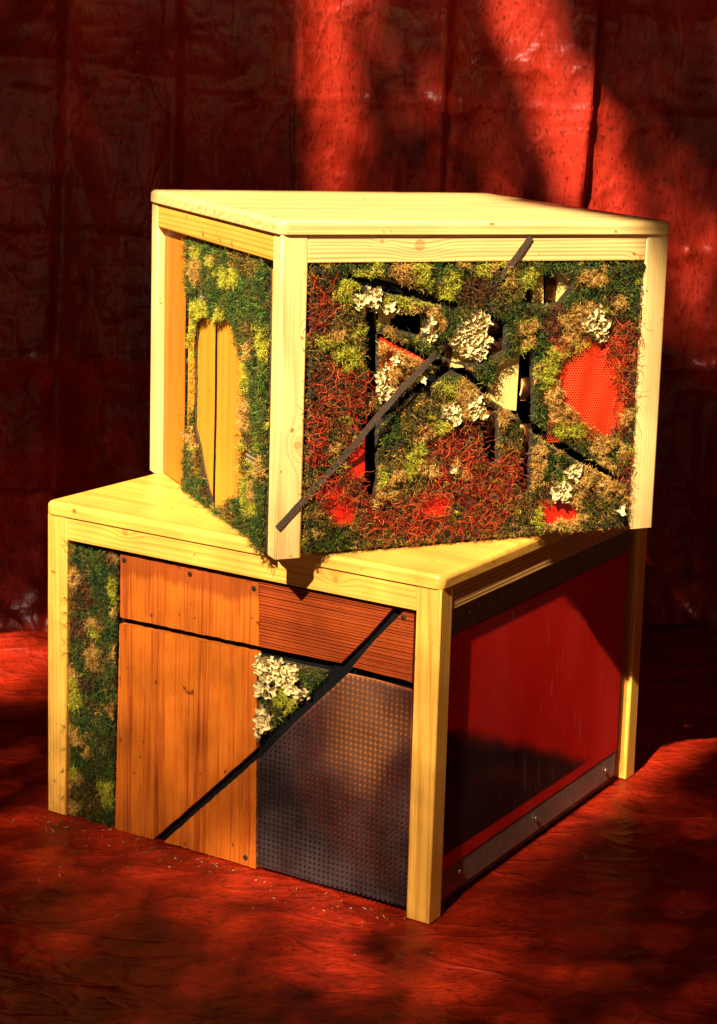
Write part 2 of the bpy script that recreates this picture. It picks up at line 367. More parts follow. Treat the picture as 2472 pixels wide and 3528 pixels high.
def in_poly(P, poly):
    x, y = P[:, 0], P[:, 1]; c = np.zeros(len(P), bool); n = len(poly)
    for i in range(n):
        a = poly[i]; b = poly[i - 1]
        k = ((a[1] > y) != (b[1] > y)) & (x < (b[0] - a[0]) * (y - a[1]) / (b[1] - a[1] + 1e-12) + a[0]); c ^= k
    return c
def grow(region, patches, holes, conv, plane, normal, parent, names, seed=0, base=None, mult=1.0, spots=.60, rej=.88):
    """region: polygon (h,z). patches: list of (kind, ('e',cx,cy,rx,ry) or polygon) in photo points. plane(h,z,off)->3D local"""
    PX = .00041
    H = np.array([q[0] for q in region]); Zz = np.array([q[1] for q in region])
    h0, h1, z0, z1 = H.min(), H.max(), Zz.min(), Zz.max()
    # affine-ish inverse: sample photo coordinates for panel points through a dense lookup
    ents = []
    for kd, sh in patches:
        if sh[0] == 'e':
            c = np.array(conv(sh[1], sh[2])); rx = np.linalg.norm(np.array(conv(sh[1] + sh[3], sh[2])) - c); rz = np.linalg.norm(np.array(conv(sh[1], sh[2] + sh[4])) - c)
            ents.append((kd, 'e', c, rx, rz))
        else: ents.append((kd, 'p', [conv(*q) for q in sh], 0, 0))
    def kindmap(P):
        k = np.full(len(P), -1); dome = np.zeros(len(P)); ent = np.full(len(P), -1)
        J = P + np.stack([fbm(P[:, 0] * 85, P[:, 1] * 85, seed + 3) - .47, fbm(P[:, 0] * 85, P[:, 1] * 85, seed + 9) - .47], 1) * .026
        if base is not None: k[:] = KN.index(base)
        for ei, (kd, ty, c, rx, rz) in enumerate(ents):
            if ty == 'e':
                rr = ((J[:, 0] - c[0]) / rx) ** 2 + ((J[:, 1] - c[1]) / rz) ** 2; m = rr < 1
                k[m] = KN.index(kd); ent[m] = ei; dome[m] = np.sqrt(np.clip(1 - rr[m], 0, 1))
            else:
                m = in_poly(J, c); k[m] = KN.index(kd); ent[m] = ei; dome[m] = .5
        if base is not None and base != 'white':      # small tufts of other kinds scattered through the carpet
            q1 = fbm(P[:, 0] * 34, P[:, 1] * 34, seed + 31); q2 = vnoise(P[:, 0] * 55, P[:, 1] * 55, seed + 33)
            m = np.isin(k, [KN.index('green'), KN.index('olive'), KN.index('brown')]) & (q1 > spots)
            for kd_, lo, hi in (('tan', 0, .45), ('yellow', .45, .68), ('brown', .68, .82), ('olive', .82, 1)):
                mm = m & (q2 >= lo) & (q2 < hi); k[mm] = KN.index(kd_); dome[mm] = np.clip((q1[mm] - spots) * 8, 0, .7)
        return k, dome, ent
    KN = list(KINDS) + ['none', 'white']
    area = (h1 - h0) * (z1 - z0)
    dmax = 650000 * mult
    N = int(area * dmax); P = np.stack([rs.uniform(h0, h1, N), rs.uniform(z0, z1, N)], 1)
    P = P[in_poly(P, region)]
    for hp in holes: P = P[~in_poly(P, hp)]
    k, dome, ent = kindmap(P)
    for kd in KINDS:
        K_ = KINDS[kd]
        sel = (k == KN.index(kd))
        if kd == 'olive': sel = sel | ((k == KN.index('red')) & (rs.uniform(size=len(P)) < .40)) | (np.isin(k, [KN.index('yellow'), KN.index('tan')]) & (rs.uniform(size=len(P)) < .30))
        m = sel & (rs.uniform(size=len(P)) < K_['dens'] * mult / dmax)
        Q = P[m]; dm = dome[m]; n = len(Q)
        if n < 5: continue
        tex = fbm(Q[:, 0] * 45, Q[:, 1] * 45, seed + 50)
        if kd in ('yellow', 'tan'):
            off = K_['h'] * (.15 + .85 * dm) * (.55 + .9 * vnoise(Q[:, 0] * 160, Q[:, 1] * 160, seed + 5)) 
            off = off * rs.uniform(.45, 1, n)
        else:
            off = K_['h'] * (tex * 1.6 + .15) * rs.uniform(.1, 1, n)
        roots = plane(Q[:, 0], Q[:, 1], off)
        tx, tz = plane(np.array([1.0]), np.array([0.0]), np.array([0.0]))[0] - plane(np.array([0.0]), np.array([0.0]), np.array([0.0]))[0], np.array([0, 0, 1.0])
        # locally combed direction + scatter
        ang = fbm(Q[:, 0] * 22, Q[:, 1] * 22, seed + 77) * 22 + rs.normal(size=n) * (.9 if kd in ('green', 'olive', 'brown') else 2.5)
        D = np.cos(ang)[:, None] * tx[None] + np.sin(ang)[:, None] * tz[None] + normal[None] * (K_['lift'] * rs.uniform(.1, 1.1, n))[:, None]
        cs = np.array(K_['c']); ci = np.clip((vnoise(Q[:, 0] * 90, Q[:, 1] * 90, seed + 20) * len(cs) + rs.normal(size=n) * .8).astype(int), 0, len(cs) - 1)
        col = cs[ci] * (rs.uniform(.7, 1.25, (n, 1)) if kd in ('yellow', 'tan', 'red') else np.exp(rs.normal(size=(n, 1)) * .45))
        ln = rs.uniform(*K_['L'], n); wd = K_['w'] * rs.uniform(.7, 1.35, n)
        Dn_ = D / np.linalg.norm(D, axis=1, keepdims=True)
        T2d = np.stack([Q[:, 0] + (Dn_ @ tx) * ln * .7, Q[:, 1] + Dn_[:, 2] * ln * .7], 1)
        bad = ~in_poly(T2d, region)
        for hp in holes: bad |= in_poly(T2d, hp)
        ok = ~(bad & (rs.uniform(size=n) < rej))
        EN = ent[m][ok] if kd in ('yellow', 'tan') else np.zeros(ok.sum(), int)
        roots, D, ln, wd, col = roots[ok], D[ok], ln[ok], wd[ok], col[ok]
        for e_ in np.unique(EN):
            w_ = EN == e_
            o = tubes(names[kd], roots[w_], D[w_], ln[w_], wd[w_], col[w_], M_MOSS if kd not in ('yellow', 'tan') else M_LICHEN, parent, K=K_['K'], curl=K_['curl'], droop=.03, flat=(.35, normal) if kd == 'red' else None)
            if o is not None and (kd not in ('yellow', 'tan') or e_ == -1): o['kind'] = 'stuff'
        continue
        tubes(names[kd], roots, D, ln, wd, col, M_MOSS if kd not in ('yellow', 'tan') else M_LICHEN, parent, K=K_['K'], curl=K_['curl'], droop=.03, flat=(.35, normal) if kd == 'red' else None)
    m = (k == KN.index('white')); Q = P[m]
    if len(Q):
        keep = rs.uniform(size=len(Q)) < 42000 * mult / dmax; Q = Q[keep]; n = len(Q)
        if n:
            dm = dome[m][keep]; EW = ent[m][keep]
            C = plane(Q[:, 0], Q[:, 1], .003 + .010 * dm * rs.uniform(.3, 1, n))
            Nn = normal[None] + rs.normal(size=(n, 3)) * .42
            cc = np.array([.82, .64, .28])[None] * rs.uniform(.72, 1.1, (n, 1)) * np.array([1, 1, 1])[None]
            rr_ = rs.uniform(.0035, .0072, n); cc = np.clip(cc, 0, 1)
            for e_ in np.unique(EW):
                w_ = EW == e_; flakes(names['white'], C[w_], Nn[w_], rr_[w_], cc[w_], M_LICHEN, parent)
NAMES = dict(green='green_moss', olive='olive_moss', brown='brown_moss', red='red_moss', yellow='yellow_lichen', tan='tan_lichen', white='white_lichen')

def screw(parent, x, y, z, axis, r=.0035, mat=None):
    """countersunk cross-head screw facing -axis"""
    bm = bmesh.new(); n = 16
    prof = [(0.0, 0.0012), (r * .55, .0012), (r * .92, .0008), (r, 0.0), (r * .8, -.002)]
    rings = []
    for rr, h in prof[1:]:
        rings.append([bm.verts.new((rr * math.cos(2 * math.pi * i / n), rr * math.sin(2 * math.pi * i / n), h)) for i in range(n)])
    # cross recess in the cap
    c = bm.verts.new((0, 0, -.0004)); cap = []
    for i in range(n):
        a = 2 * math.pi * i / n; d = min(abs(math.sin(2 * a)), 1.0); rr = r * (.12 + .42 * (1 - d) ** 2)
        cap.append(bm.verts.new((rr * math.cos(a), rr * math.sin(a), .0011)))
    low = [bm.verts.new((v.co.x * .85, v.co.y * .85, -.0006)) for v in cap]
    for i in range(n):
        j = (i + 1) % n
        bm.faces.new([c, low[i], low[j]]); bm.faces.new([low[i], cap[i], cap[j], low[j]]); bm.faces.new([cap[i], rings[0][i], rings[0][j], cap[j]])
        for k in range(len(rings) - 1): bm.faces.new([rings[k][i], rings[k + 1][i], rings[k + 1][j], rings[k][j]])
    if axis == 'y': R = Matrix.Rotation(math.radians(90), 4, 'X')
    elif axis == 'x': R = Matrix.Rotation(math.radians(90), 4, 'Y')
    elif axis == '-x': R = Matrix.Rotation(math.radians(-90), 4, 'Y')
    T = Matrix.Translation((x, y, z)) @ R @ Matrix.Rotation(random.uniform(0, 1.5), 4, 'Z')
    bmesh.ops.transform(bm, matrix=T, verts=bm.verts)
    return bm_obj('screw', bm, mat or M_SCREW, parent)

def ribbon(name, pts, width, thick, mat, parent, nrm, up):
    """flat strap following 3D points; width direction lies in the panel plane"""
    bm = bmesh.new(); rings = []
    P = [Vector(p) for p in pts]
    for i, p in enumerate(P):
        t = (P[min(i + 1, len(P) - 1)] - P[max(i - 1, 0)]).normalized(); n = Vector(nrm); s = t.cross(n).normalized(); nn = s.cross(t).normalized()
        wv = width * .5 * (1 + .06 * math.sin(i * 1.7))
        rings.append([bm.verts.new(p + s * a * wv + nn * b * thick) for a, b in ((-1, 0), (1, 0), (1, 1), (-1, 1))])
    for a, b in zip(rings, rings[1:]):
        for k in range(4): bm.faces.new([a[k], a[(k + 1) % 4], b[(k + 1) % 4], b[k]])
    bm.faces.new(rings[0]); bm.faces.new(rings[-1][::-1])
    return bm_obj(name, bm, mat, parent)

# ================================================================== GROUND AND BACKDROP
def tarp_mat(name, base, dark, rough=.38, weave=900.0, bump=.5, cscale=3.0, speck=.0, scl=(1, 1, 1)):
    m, N, Lk, P = new_mat(name)
    tc = N.new('ShaderNodeTexCoord'); mp_ = N.new('ShaderNodeMapping'); mp_.inputs['Scale'].default_value = scl; Lk.new(tc.outputs['Object'], mp_.inputs[0]); co = mp_.outputs[0]
    n = N.new('ShaderNodeTexNoise'); n.inputs['Scale'].default_value = cscale; n.inputs['Detail'].default_value = 8; n.inputs['Roughness'].default_value = .65; Lk.new(co, n.inputs['Vector'])
    r = N.new('ShaderNodeValToRGB'); r.color_ramp.elements[0].position = .36; r.color_ramp.elements[1].position = .62
    r.color_ramp.elements[0].color = (*dark, 1); r.color_ramp.elements[1].color = (*base, 1); Lk.new(n.outputs['Fac'], r.inputs[0])
    # small scuffs and grit
    n2 = N.new('ShaderNodeTexNoise'); n2.inputs['Scale'].default_value = 120; n2.inputs['Detail'].default_value = 3; Lk.new(co, n2.inputs['Vector'])
    mr = N.new('ShaderNodeMapRange'); mr.inputs['From Min'].default_value = .57; mr.inputs['From Max'].default_value = .65; Lk.new(n2.outputs['Fac'], mr.inputs['Value'])
    mx = N.new('ShaderNodeMix'); mx.data_type = 'RGBA'; Lk.new(r.outputs[0], mx.inputs['A']); mx.inputs['B'].default_value = (dark[0] * .4, dark[1] * .4, dark[2] * .4, 1)
    Lk.new(math_n(N, Lk, 'MULTIPLY', mr.outputs[0], .7), mx.inputs['Factor']); Lk.new(mx.outputs['Result'], P.inputs['Base Color'])
    P.inputs['Roughness'].default_value = rough; P.inputs['Specular IOR Level'].default_value = .32 if 'hang' in name else .24
    # crinkle + weave
    n3 = N.new('ShaderNodeTexNoise'); n3.inputs['Scale'].default_value = 14; n3.inputs['Detail'].default_value = 5; n3.inputs['Roughness'].default_value = .42; n3.inputs['Distortion'].default_value = .6; Lk.new(co, n3.inputs['Vector'])
    vo = N.new('ShaderNodeTexVoronoi'); vo.inputs['Scale'].default_value = 20; vo.feature = 'DISTANCE_TO_EDGE'; Lk.new(co, vo.inputs['Vector'])
    wn = N.new('ShaderNodeTexNoise'); wn.inputs['Scale'].default_value = 5; wn.inputs['Detail'].default_value = 3; Lk.new(co, wn.inputs['Vector'])
    wm = N.new('ShaderNodeMix'); wm.data_type = 'VECTOR'; wm.inputs['Factor'].default_value = .16; Lk.new(co, wm.inputs['A']); Lk.new(wn.outputs['Color'], wm.inputs['B'])
    h = math_n(N, Lk, 'MULTIPLY', n3.outputs['Fac'], .5)
    for sc_v, amp, wd_ in ((4.5, .9, .05), (10, .5, .07), (24, .22, .12)):
        vo = N.new('ShaderNodeTexVoronoi'); vo.feature = 'DISTANCE_TO_EDGE'; vo.inputs['Scale'].default_value = sc_v; Lk.new(wm.outputs['Result'], vo.inputs['Vector'])
        mr_ = N.new('ShaderNodeMapRange'); mr_.inputs['From Max'].default_value = wd_; Lk.new(vo.outputs['Distance'], mr_.inputs['Value'])
        vf = N.new('ShaderNodeTexVoronoi'); vf.inputs['Scale'].default_value = sc_v; Lk.new(wm.outputs['Result'], vf.inputs['Vector'])
        h = math_n(N, Lk, 'SUBTRACT', h, math_n(N, Lk, 'MULTIPLY', mr_.outputs[0], amp * .35)); h = math_n(N, Lk, 'ADD', h, math_n(N, Lk, 'MULTIPLY', vf.outputs['Distance'], amp * .8))
    h = math_n(N, Lk, 'ADD', h, math_n(N, Lk, 'MULTIPLY', n2.outputs['Fac'], .12))
    b = N.new('ShaderNodeBump'); b.inputs['Strength'].default_value = bump; b.inputs['Distance'].default_value = .014; Lk.new(h, b.inputs['Height'])
    ck = N.new('ShaderNodeTexWave'); ck.inputs['Scale'].default_value = weave / 20; Lk.new(co, ck.inputs['Vector']); ck.bands_direction = 'X'
    ck2 = N.new('ShaderNodeTexWave'); ck2.inputs['Scale'].default_value = weave / 20; Lk.new(co, ck2.inputs['Vector']); ck2.bands_direction = 'Z' if 'hang' in name else 'Y'
    b2 = N.new('ShaderNodeBump'); b2.inputs['Strength'].default_value = .12; b2.inputs['Distance'].default_value = .0006
    Lk.new(math_n(N, Lk, 'ADD', ck.outputs['Fac'], ck2.outputs['Fac']), b2.inputs['Height']); Lk.new(b.outputs[0], b2.inputs['Normal'])
    Lk.new(b2.outputs[0], P.inputs['Normal'])
    return m
M_TARP_F = tarp_mat('ground_tarp_plastic', (.36, .017, .003), (.14, .006, .0008), rough=.44, cscale=9, bump=.5, scl=(1, 1.9, 1))
M_TARP_B = tarp_mat('hanging_tarp_plastic', (.46, .028, .012), (.22, .009, .002), rough=.33, cscale=4, bump=.34, scl=(1.7, 1, .7))

# backdrop frame: runs slightly away to the right
BA = math.atan2(.25, 1.33); BX = np.array([math.cos(BA), math.sin(BA), 0]); BY = np.array([-math.sin(BA), math.cos(BA), 0]); BO = np.array([-.87, 3.42, 0])
def BK(x, y):
    q = hit(x, y, BO, BY) - BO; return (q @ BX, q[2])
def build_backdrop():
    nx, nz = 900, 420
    xs = np.linspace(-3.2, 4.6, nx); zs = np.linspace(0.0, 2.5, nz)
    Xg, Zg = np.meshgrid(xs, zs)
    D = .07 * (fbm(Xg * 1.3, Zg * .5, 3) - .5) + .03 * (ridge(Xg * 3.5 + 2 * fbm(Xg, Zg, 9), Zg * 2.2, 5, 4) - .3) + .007 * ridge(Xg * 13, Zg * 11, 8, 3)
    # vertical packing folds, read from the photo at two heights
    for (xa, ya, xb, yb, s, amp) in ((235, 100, 170, 2000, 1, .030), (605, 100, 598, 640, -1, .030), (1028, 80, 1020, 640, 1, .016), (1540, 60, 1508, 660, -1, .036), (2050, 60, 1990, 700, -1, .040), (2470, 400, 2440, 900, 1, .012)):
        u0, z0 = BK(xa, ya); u1, z1 = BK(xb, yb)
        uc = u0 + (u1 - u0) * (Zg - z0) / (z1 - z0) + .006 * (fbm(Zg * 5, Zg * 0 + xa, 4) - .5)
        t = Xg - uc
        D += amp * np.where(t * s > 0, np.exp(-np.abs(t) / .05), np.exp(-np.abs(t) / .008)) 
    for (ya, amp) in ((320, .005), (815, .004), (1240, .012), (1700, .008)):
        zc = BK(600, ya)[1] + .02 * (fbm(Xg * 3, Xg * 0 + ya, 6) - .5) + .02 * Xg * 0
        t = Zg - zc; D += amp * np.where(t > 0, np.exp(-np.abs(t) / .006), np.exp(-np.abs(t) / .03)) * (.4 + fbm(Xg * 4, Zg * 0 + ya, 2))
    # foot of the sheet kicks forward over the floor
    D += .10 * np.exp(-Zg / .05) * (fbm(Xg * 4, Zg * 0, 21))
    # the sheet turns towards the viewer beyond both sides of the picture
    def bend(u):
        x = u.copy(); y = np.zeros_like(u); r = .5
        for s_, u0 in ((1, 2.1), (-1, -.95)):
            t = (u - u0) * s_; k = t > 0; a = np.clip(t / r, 0, math.radians(80)); rest = np.clip(t - r * math.radians(80), 0, None)
            x = np.where(k, u0 + s_ * (r * np.sin(a) + rest * math.cos(math.radians(80))), x); y = np.where(k, r * (1 - np.cos(a)) + rest * math.sin(math.radians(80)), y)
        return x, y
    bx, by = bend(Xg)
    P = BO[None, None] + bx[..., None] * BX - (D + by)[..., None] * BY; P[..., 2] = Zg
    idx = np.arange(nx * nz).reshape(nz, nx)
    Q = np.stack([idx[:-1, :-1], idx[:-1, 1:], idx[1:, 1:], idx[1:, :-1]], -1).reshape(-1, 4)
    o = raw_mesh('hanging_tarp', P.reshape(-1, 3), Q, M_TARP_B, None, smooth=True)
    tag(o, 'creased dark red plastic tarp hanging upright behind the stacked tables', 'tarp')
def floor_z(X, Y):
    z = .016 * (fbm(X * 2.2, Y * 2.2, 11) - .5) + .010 * (ridge(X * 5 + fbm(X * 2, Y * 2, 3), Y * 4, 12, 4) - .35) + .003 * ridge(X * 17, Y * 14, 14, 3)
    # gentle ripples fanning round the table's foot
    return z
def foot_mask(X, Y):
    px = (X - O1[0]) * X1[0] + (Y - O1[1]) * X1[1]; py = (X - O1[0]) * Y1[0] + (Y - O1[1]) * Y1[1]
    dx = np.maximum(np.maximum(-W1 - px, px), 0); dy = np.maximum(np.maximum(-py, py - D1), 0)
    return np.clip(np.hypot(dx, dy) / .05, 0, 1)
def FLOOR_AT(X, Y):
    Zf = floor_z(X, Y) - .006; mk = foot_mask(X, Y)
    return Zf * mk + (1 - mk) * -.0015 + .006 * (mk * (1 - mk) * 4) * (fbm(X * 14, Y * 14, 2) - .3)
def build_floor():
    nx, ny = 560, 620
    xs = np.linspace(-2.3, 2.3, nx); ys = np.linspace(1.3, 4.3, ny); X, Y = np.meshgrid(xs, ys)
    Zf = FLOOR_AT(X, Y)
    # hump of slack cloth behind left
    c = hit(60, 2330, np.zeros(3), np.array([0, 0, 1.0])); Zf += .045 * np.exp(-(((X - c[0]) / .18) ** 2 + ((Y - c[1] - .12) / .1) ** 2))
    P = np.stack([X, Y, Zf], -1); idx = np.arange(nx * ny).reshape(ny, nx)
    Q = np.stack([idx[:-1, :-1], idx[:-1, 1:], idx[1:, 1:], idx[1:, :-1]], -1).reshape(-1, 4)
    o = raw_mesh('ground_tarp', P.reshape(-1, 3), Q, M_TARP_F, None, smooth=True)
    tag(o, 'wrinkled dark red plastic tarp spread on the ground under the tables', 'tarp')
build_backdrop(); build_floor()
g = bm_obj('ground', box_bm(-60, 60, -60, 60, -.3, -.06), mat_simple('bare_ground', (.09, .06, .03), .9, noise=.4, nscale=4)); g['kind'] = 'structure'

# ================================================================== LOWER TABLE
low = empty('side_table', O1, -A1)
tag(low, 'lower pine side table with cedar boards and dark mesh, standing on the ground tarp', 'side table', 'stacked pine side tables')
kA = F1(430, 1833); kB = F1(1156, 1997)
M_RAIL1 = wood('pine_front_rail', 0, PINE_L, PINE_D, 3, knots=[(kA[0], 0, kA[1], .006), (kB[0], 0, kB[1], .005)], ring=150)
M_TOP = wood('pine_top', 0, PINE_L, PINE_D, 1, ring=70, contrast=.30, streak=.4, rough=.34, spec=.5)
M_LEG = wood('pine_leg', 2, PINE_L, PINE_D, 2, ring=200, contrast=.45, streak=.5)
M_RAILY = wood('rough_side_rail', 1, (.62, .30, .07), (.34, .13, .03), 5, ring=160, contrast=.8, rough=.7, bump=.5)  # rough timber; also darkened to stand in for shade on the side
M_CEDAR = wood('cedar_board', 2, CEDAR_L, CEDAR_D, 4, ring=120, contrast=.28, streak=1.15, stretch=45, rough=.5, stain=(.368, (.27, .040, .004)), bump=.4, pores=.35)
M_REED = wood('reeded_cedar', 0, (.36, .052, .005), (.14, .014, .003), 9, ring=180, contrast=.4, streak=.6, stretch=30, rough=.5)
slab('table_top', M_TOP, low, -W1 - OH, .0020, -.0022, D1 + OH, H1, H1 + T1)
for x0 in (-W1, -LW):
    for y0 in (0, D1 - LD): leg_box('leg', M_LEG, low, x0, x0 + LW, y0, y0 + LD, 0, H1)
box('rail', M_RAIL1, low, -W1 + LW, -LW, .0006, .020, H1 - RL1, H1, bev=.0012)
box('rail', M_RAIL1, low, -W1 + LW, -LW, D1 - .020, D1 - .001, H1 - RL1, H1, bev=.0012)
box('rail', M_RAILY, low, -.0215, -.0012, LD, D1 - LD, H1 - RL1, H1, bev=.0012)
box('rail', M_RAILY, low, -W1 + .001, -W1 + .020, LD, D1 - LD, H1 - RL1, H1, bev=.0012)
# --- front panel: black inner board, then the pieces
INS = .008
box('backing_board', M_BLACK, low, -W1 + LW + .0005, F1(905, 2600)[0], .030, .034, .002, H1 - RL1 - .0005)
def f1p(L, ins=INS): return [F1(x, y, ins) for x, y in L]
def F1c(x, y): return F1(x, y, INS)
# cedar board in three pieces round two slots
cedar = [
 f1p([(415, 1911), (892, 2008), (892, 2226), (655, 2177), (415, 2126)]),
 f1p([(413, 2150), (655, 2199), (886, 2250), (884, 2578), (840, 2618), (690, 2752), (528, 2892), (397, 2856)]),
 f1p([(884, 2618), (882, 2993), (566, 2900), (700, 2780), (842, 2656)])]
for k, pl in enumerate(cedar):
    o = prism('cedar_panel', pl, INS, INS + .010, M_CEDAR, low, jag=.0006)
# reeded board: profile with real grooves, cut in two by the diagonal slot
def reeded(poly, z_top, z_bot):
    bm = bmesh.new(); x0 = min(p[0] for p in poly); x1 = max(p[0] for p in poly)
    zs = []; z = z_bot; 
    while z < z_top: zs.append(z); z += random.choice((.0042, .0048, .0054, .0036))
    prof = [(z_bot, INS)]
    for z in zs[1:]:
        dp = random.choice((.0016, .0024, .0030, .0012)); prof += [(z - .0009, INS), (z - .0004, INS + dp), (z + .0004, INS + dp), (z + .0009, INS)]
    prof += [(z_top, INS), (z_top, INS + .012), (z_bot, INS + .012)]
    a = [bm.verts.new((x0, y, z)) for z, y in prof]; b = [bm.verts.new((x1, y, z)) for z, y in prof]
    for i in range(len(prof)): j = (i + 1) % len(prof); bm.faces.new([a[i], a[j], b[j], b[i]])
    bmesh.ops.triangulate(bm, faces=[bm.faces.new(a), bm.faces.new(b[::-1])])
    c = Vector((sum(p[0] for p in poly) / len(poly), 0, sum(p[1] for p in poly) / len(poly)))
    for i in range(len(poly)):                      # trim to the polygon
        p = Vector((poly[i][0], 0, poly[i][1])); q = Vector((poly[(i + 1) % len(poly)][0], 0, poly[(i + 1) % len(poly)][1])); e = q - p; n = Vector((-e.z, 0, e.x))
        if (c - p).dot(n) > 0: n = -n
        r = bmesh.ops.bisect_plane(bm, geom=bm.verts[:] + bm.edges[:] + bm.faces[:], plane_co=p, plane_no=n, clear_outer=True)
        ed = [g_ for g_ in r['geom_cut'] if isinstance(g_, bmesh.types.BMEdge)]
        try: bmesh.ops.edgeloop_fill(bm, edges=ed)
        except Exception: pass
    return bm_obj('grooved_panel', bm, M_REED, low)
pz = [p[1] for p in f1p([(893, 2005), (1428, 2104), (893, 2228), (1419, 2352)])]
reeded(f1p([(894, 2004), (1354, 2095), (1270, 2190), (1176, 2284), (893, 2227)]), H1 - RL1 - .0006, min(pz) - .004)
reeded(f1p([(1381, 2100), (1428, 2106), (1419, 2352), (1204, 2294), (1290, 2208)]), H1 - RL1 - .0006, min(pz) - .004)
# black straps in the two slots
def strap_low(L, wd): ribbon('black_strap', [(*(lambda q: (q[0], .0205, q[1]))(F1(x, y, .02)),) for x, y in L], wd, -.003, M_BLACK, low, (0, -1, 0), None)
strap_low([(412, 2138), (655, 2188), (889, 2239), (1180, 2302), (1418, 2366)], .016)
ribbon('black_strap', [(q[0], .0155, q[1]) for q in (F1(x, y, .015) for x, y in [(545, 2897), (700, 2765), (842, 2636), (1010, 2465), (1190, 2293), (1290, 2190), (1368, 2100)])], .020, -.003, M_BLACK, low, (0, -1, 0), None)
# --- perforated sheet with a bowed copper-coloured sheet behind it
perf_poly = f1p([(1196, 2322), (1300, 2345), (1417, 2378), (1401, 3128), (884, 2982), (886, 2622), (1010, 2495)], .006)
def perf_mat():
    m, N, Lk, P = new_mat('perforated_metal'); P.inputs['Base Color'].default_value = (.085, .060, .058, 1); P.inputs['Metallic'].default_value = .35; P.inputs['Roughness'].default_value = .5
    tc = N.new('ShaderNodeTexCoord'); sx = N.new('ShaderNodeSeparateXYZ'); Lk.new(tc.outputs['Object'], sx.inputs[0])
    def dots(pitch, r, ox, oz):
        def cell(c, o): return math_n(N, Lk, 'SUBTRACT', math_n(N, Lk, 'FRACT', math_n(N, Lk, 'ADD', math_n(N, Lk, 'DIVIDE', c, pitch), o + 100.0)), .5)
        a = cell(sx.outputs[0], ox); b = cell(sx.outputs[2], oz)
        d = math_n(N, Lk, 'SQRT', math_n(N, Lk, 'ADD', math_n(N, Lk, 'MULTIPLY', a, a), math_n(N, Lk, 'MULTIPLY', b, b)))
        return math_n(N, Lk, 'LESS_THAN', d, r / pitch)
    p = .0076
    f = dots(p, .0020, 0, 0)
    for ox, oz in ((.5, 0), (0, .5), (.5, .5)): f = math_n(N, Lk, 'MAXIMUM', f, dots(p, .0010, ox, oz))
    for ox, oz in ((.25, .25), (.75, .25), (.25, .75), (.75, .75)): f = math_n(N, Lk, 'MAXIMUM', f, dots(p, .0006, ox, oz))
    n = N.new('ShaderNodeTexNoise'); n.inputs['Scale'].default_value = 14; n.inputs['Detail'].default_value = 5; Lk.new(tc.outputs['Object'], n.inputs['Vector'])
    r = N.new('ShaderNodeValToRGB'); r.color_ramp.elements[0].color = (.030, .017, .017, 1); r.color_ramp.elements[1].color = (.10, .07, .07, 1); r.color_ramp.elements[0].position = .4; r.color_ramp.elements[1].position = .72; Lk.new(n.outputs['Fac'], r.inputs[0]); Lk.new(r.outputs[0], P.inputs['Base Color'])
    t = N.new('ShaderNodeBsdfTransparent'); mx = N.new('ShaderNodeMixShader'); Lk.new(f, mx.inputs[0]); Lk.new(P.outputs[0], mx.inputs[1]); Lk.new(t.outputs[0], mx.inputs[2]); Lk.new(mx.outputs[0], N['Material Output'].inputs[0])
    return m
M_PERF = perf_mat()
prism('perforated_panel', perf_poly, .006, .0062, M_PERF, low)
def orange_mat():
    m, N, Lk, P = new_mat('card_painted_glow'); tc = N.new('ShaderNodeTexCoord')
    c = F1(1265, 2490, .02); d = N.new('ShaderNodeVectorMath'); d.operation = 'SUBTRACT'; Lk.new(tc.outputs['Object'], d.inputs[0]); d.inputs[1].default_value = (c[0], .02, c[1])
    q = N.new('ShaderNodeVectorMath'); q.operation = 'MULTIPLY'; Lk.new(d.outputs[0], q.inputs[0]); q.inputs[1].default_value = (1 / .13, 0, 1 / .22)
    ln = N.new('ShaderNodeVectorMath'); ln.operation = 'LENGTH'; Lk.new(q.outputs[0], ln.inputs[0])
    r = N.new('ShaderNodeValToRGB'); e = r.color_ramp.elements; e[0].position = .25; e[0].color = (.85, .26, .05, 1); e[1].position = 1.0; e[1].color = (.03, .008, .006, 1); k = e.new(.5); k.color = (.30, .05, .015, 1)  # glow through the holes painted in: bright patch fading to dark
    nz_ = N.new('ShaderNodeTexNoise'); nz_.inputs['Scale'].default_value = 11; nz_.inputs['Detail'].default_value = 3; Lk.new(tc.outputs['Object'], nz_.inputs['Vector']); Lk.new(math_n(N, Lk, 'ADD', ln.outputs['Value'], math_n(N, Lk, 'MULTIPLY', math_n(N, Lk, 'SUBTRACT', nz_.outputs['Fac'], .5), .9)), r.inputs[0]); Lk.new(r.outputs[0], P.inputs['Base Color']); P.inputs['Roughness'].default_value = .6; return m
M_ORANGE = orange_mat()
prism('orange_backing', perf_poly, .0094, .0100, M_ORANGE, low)
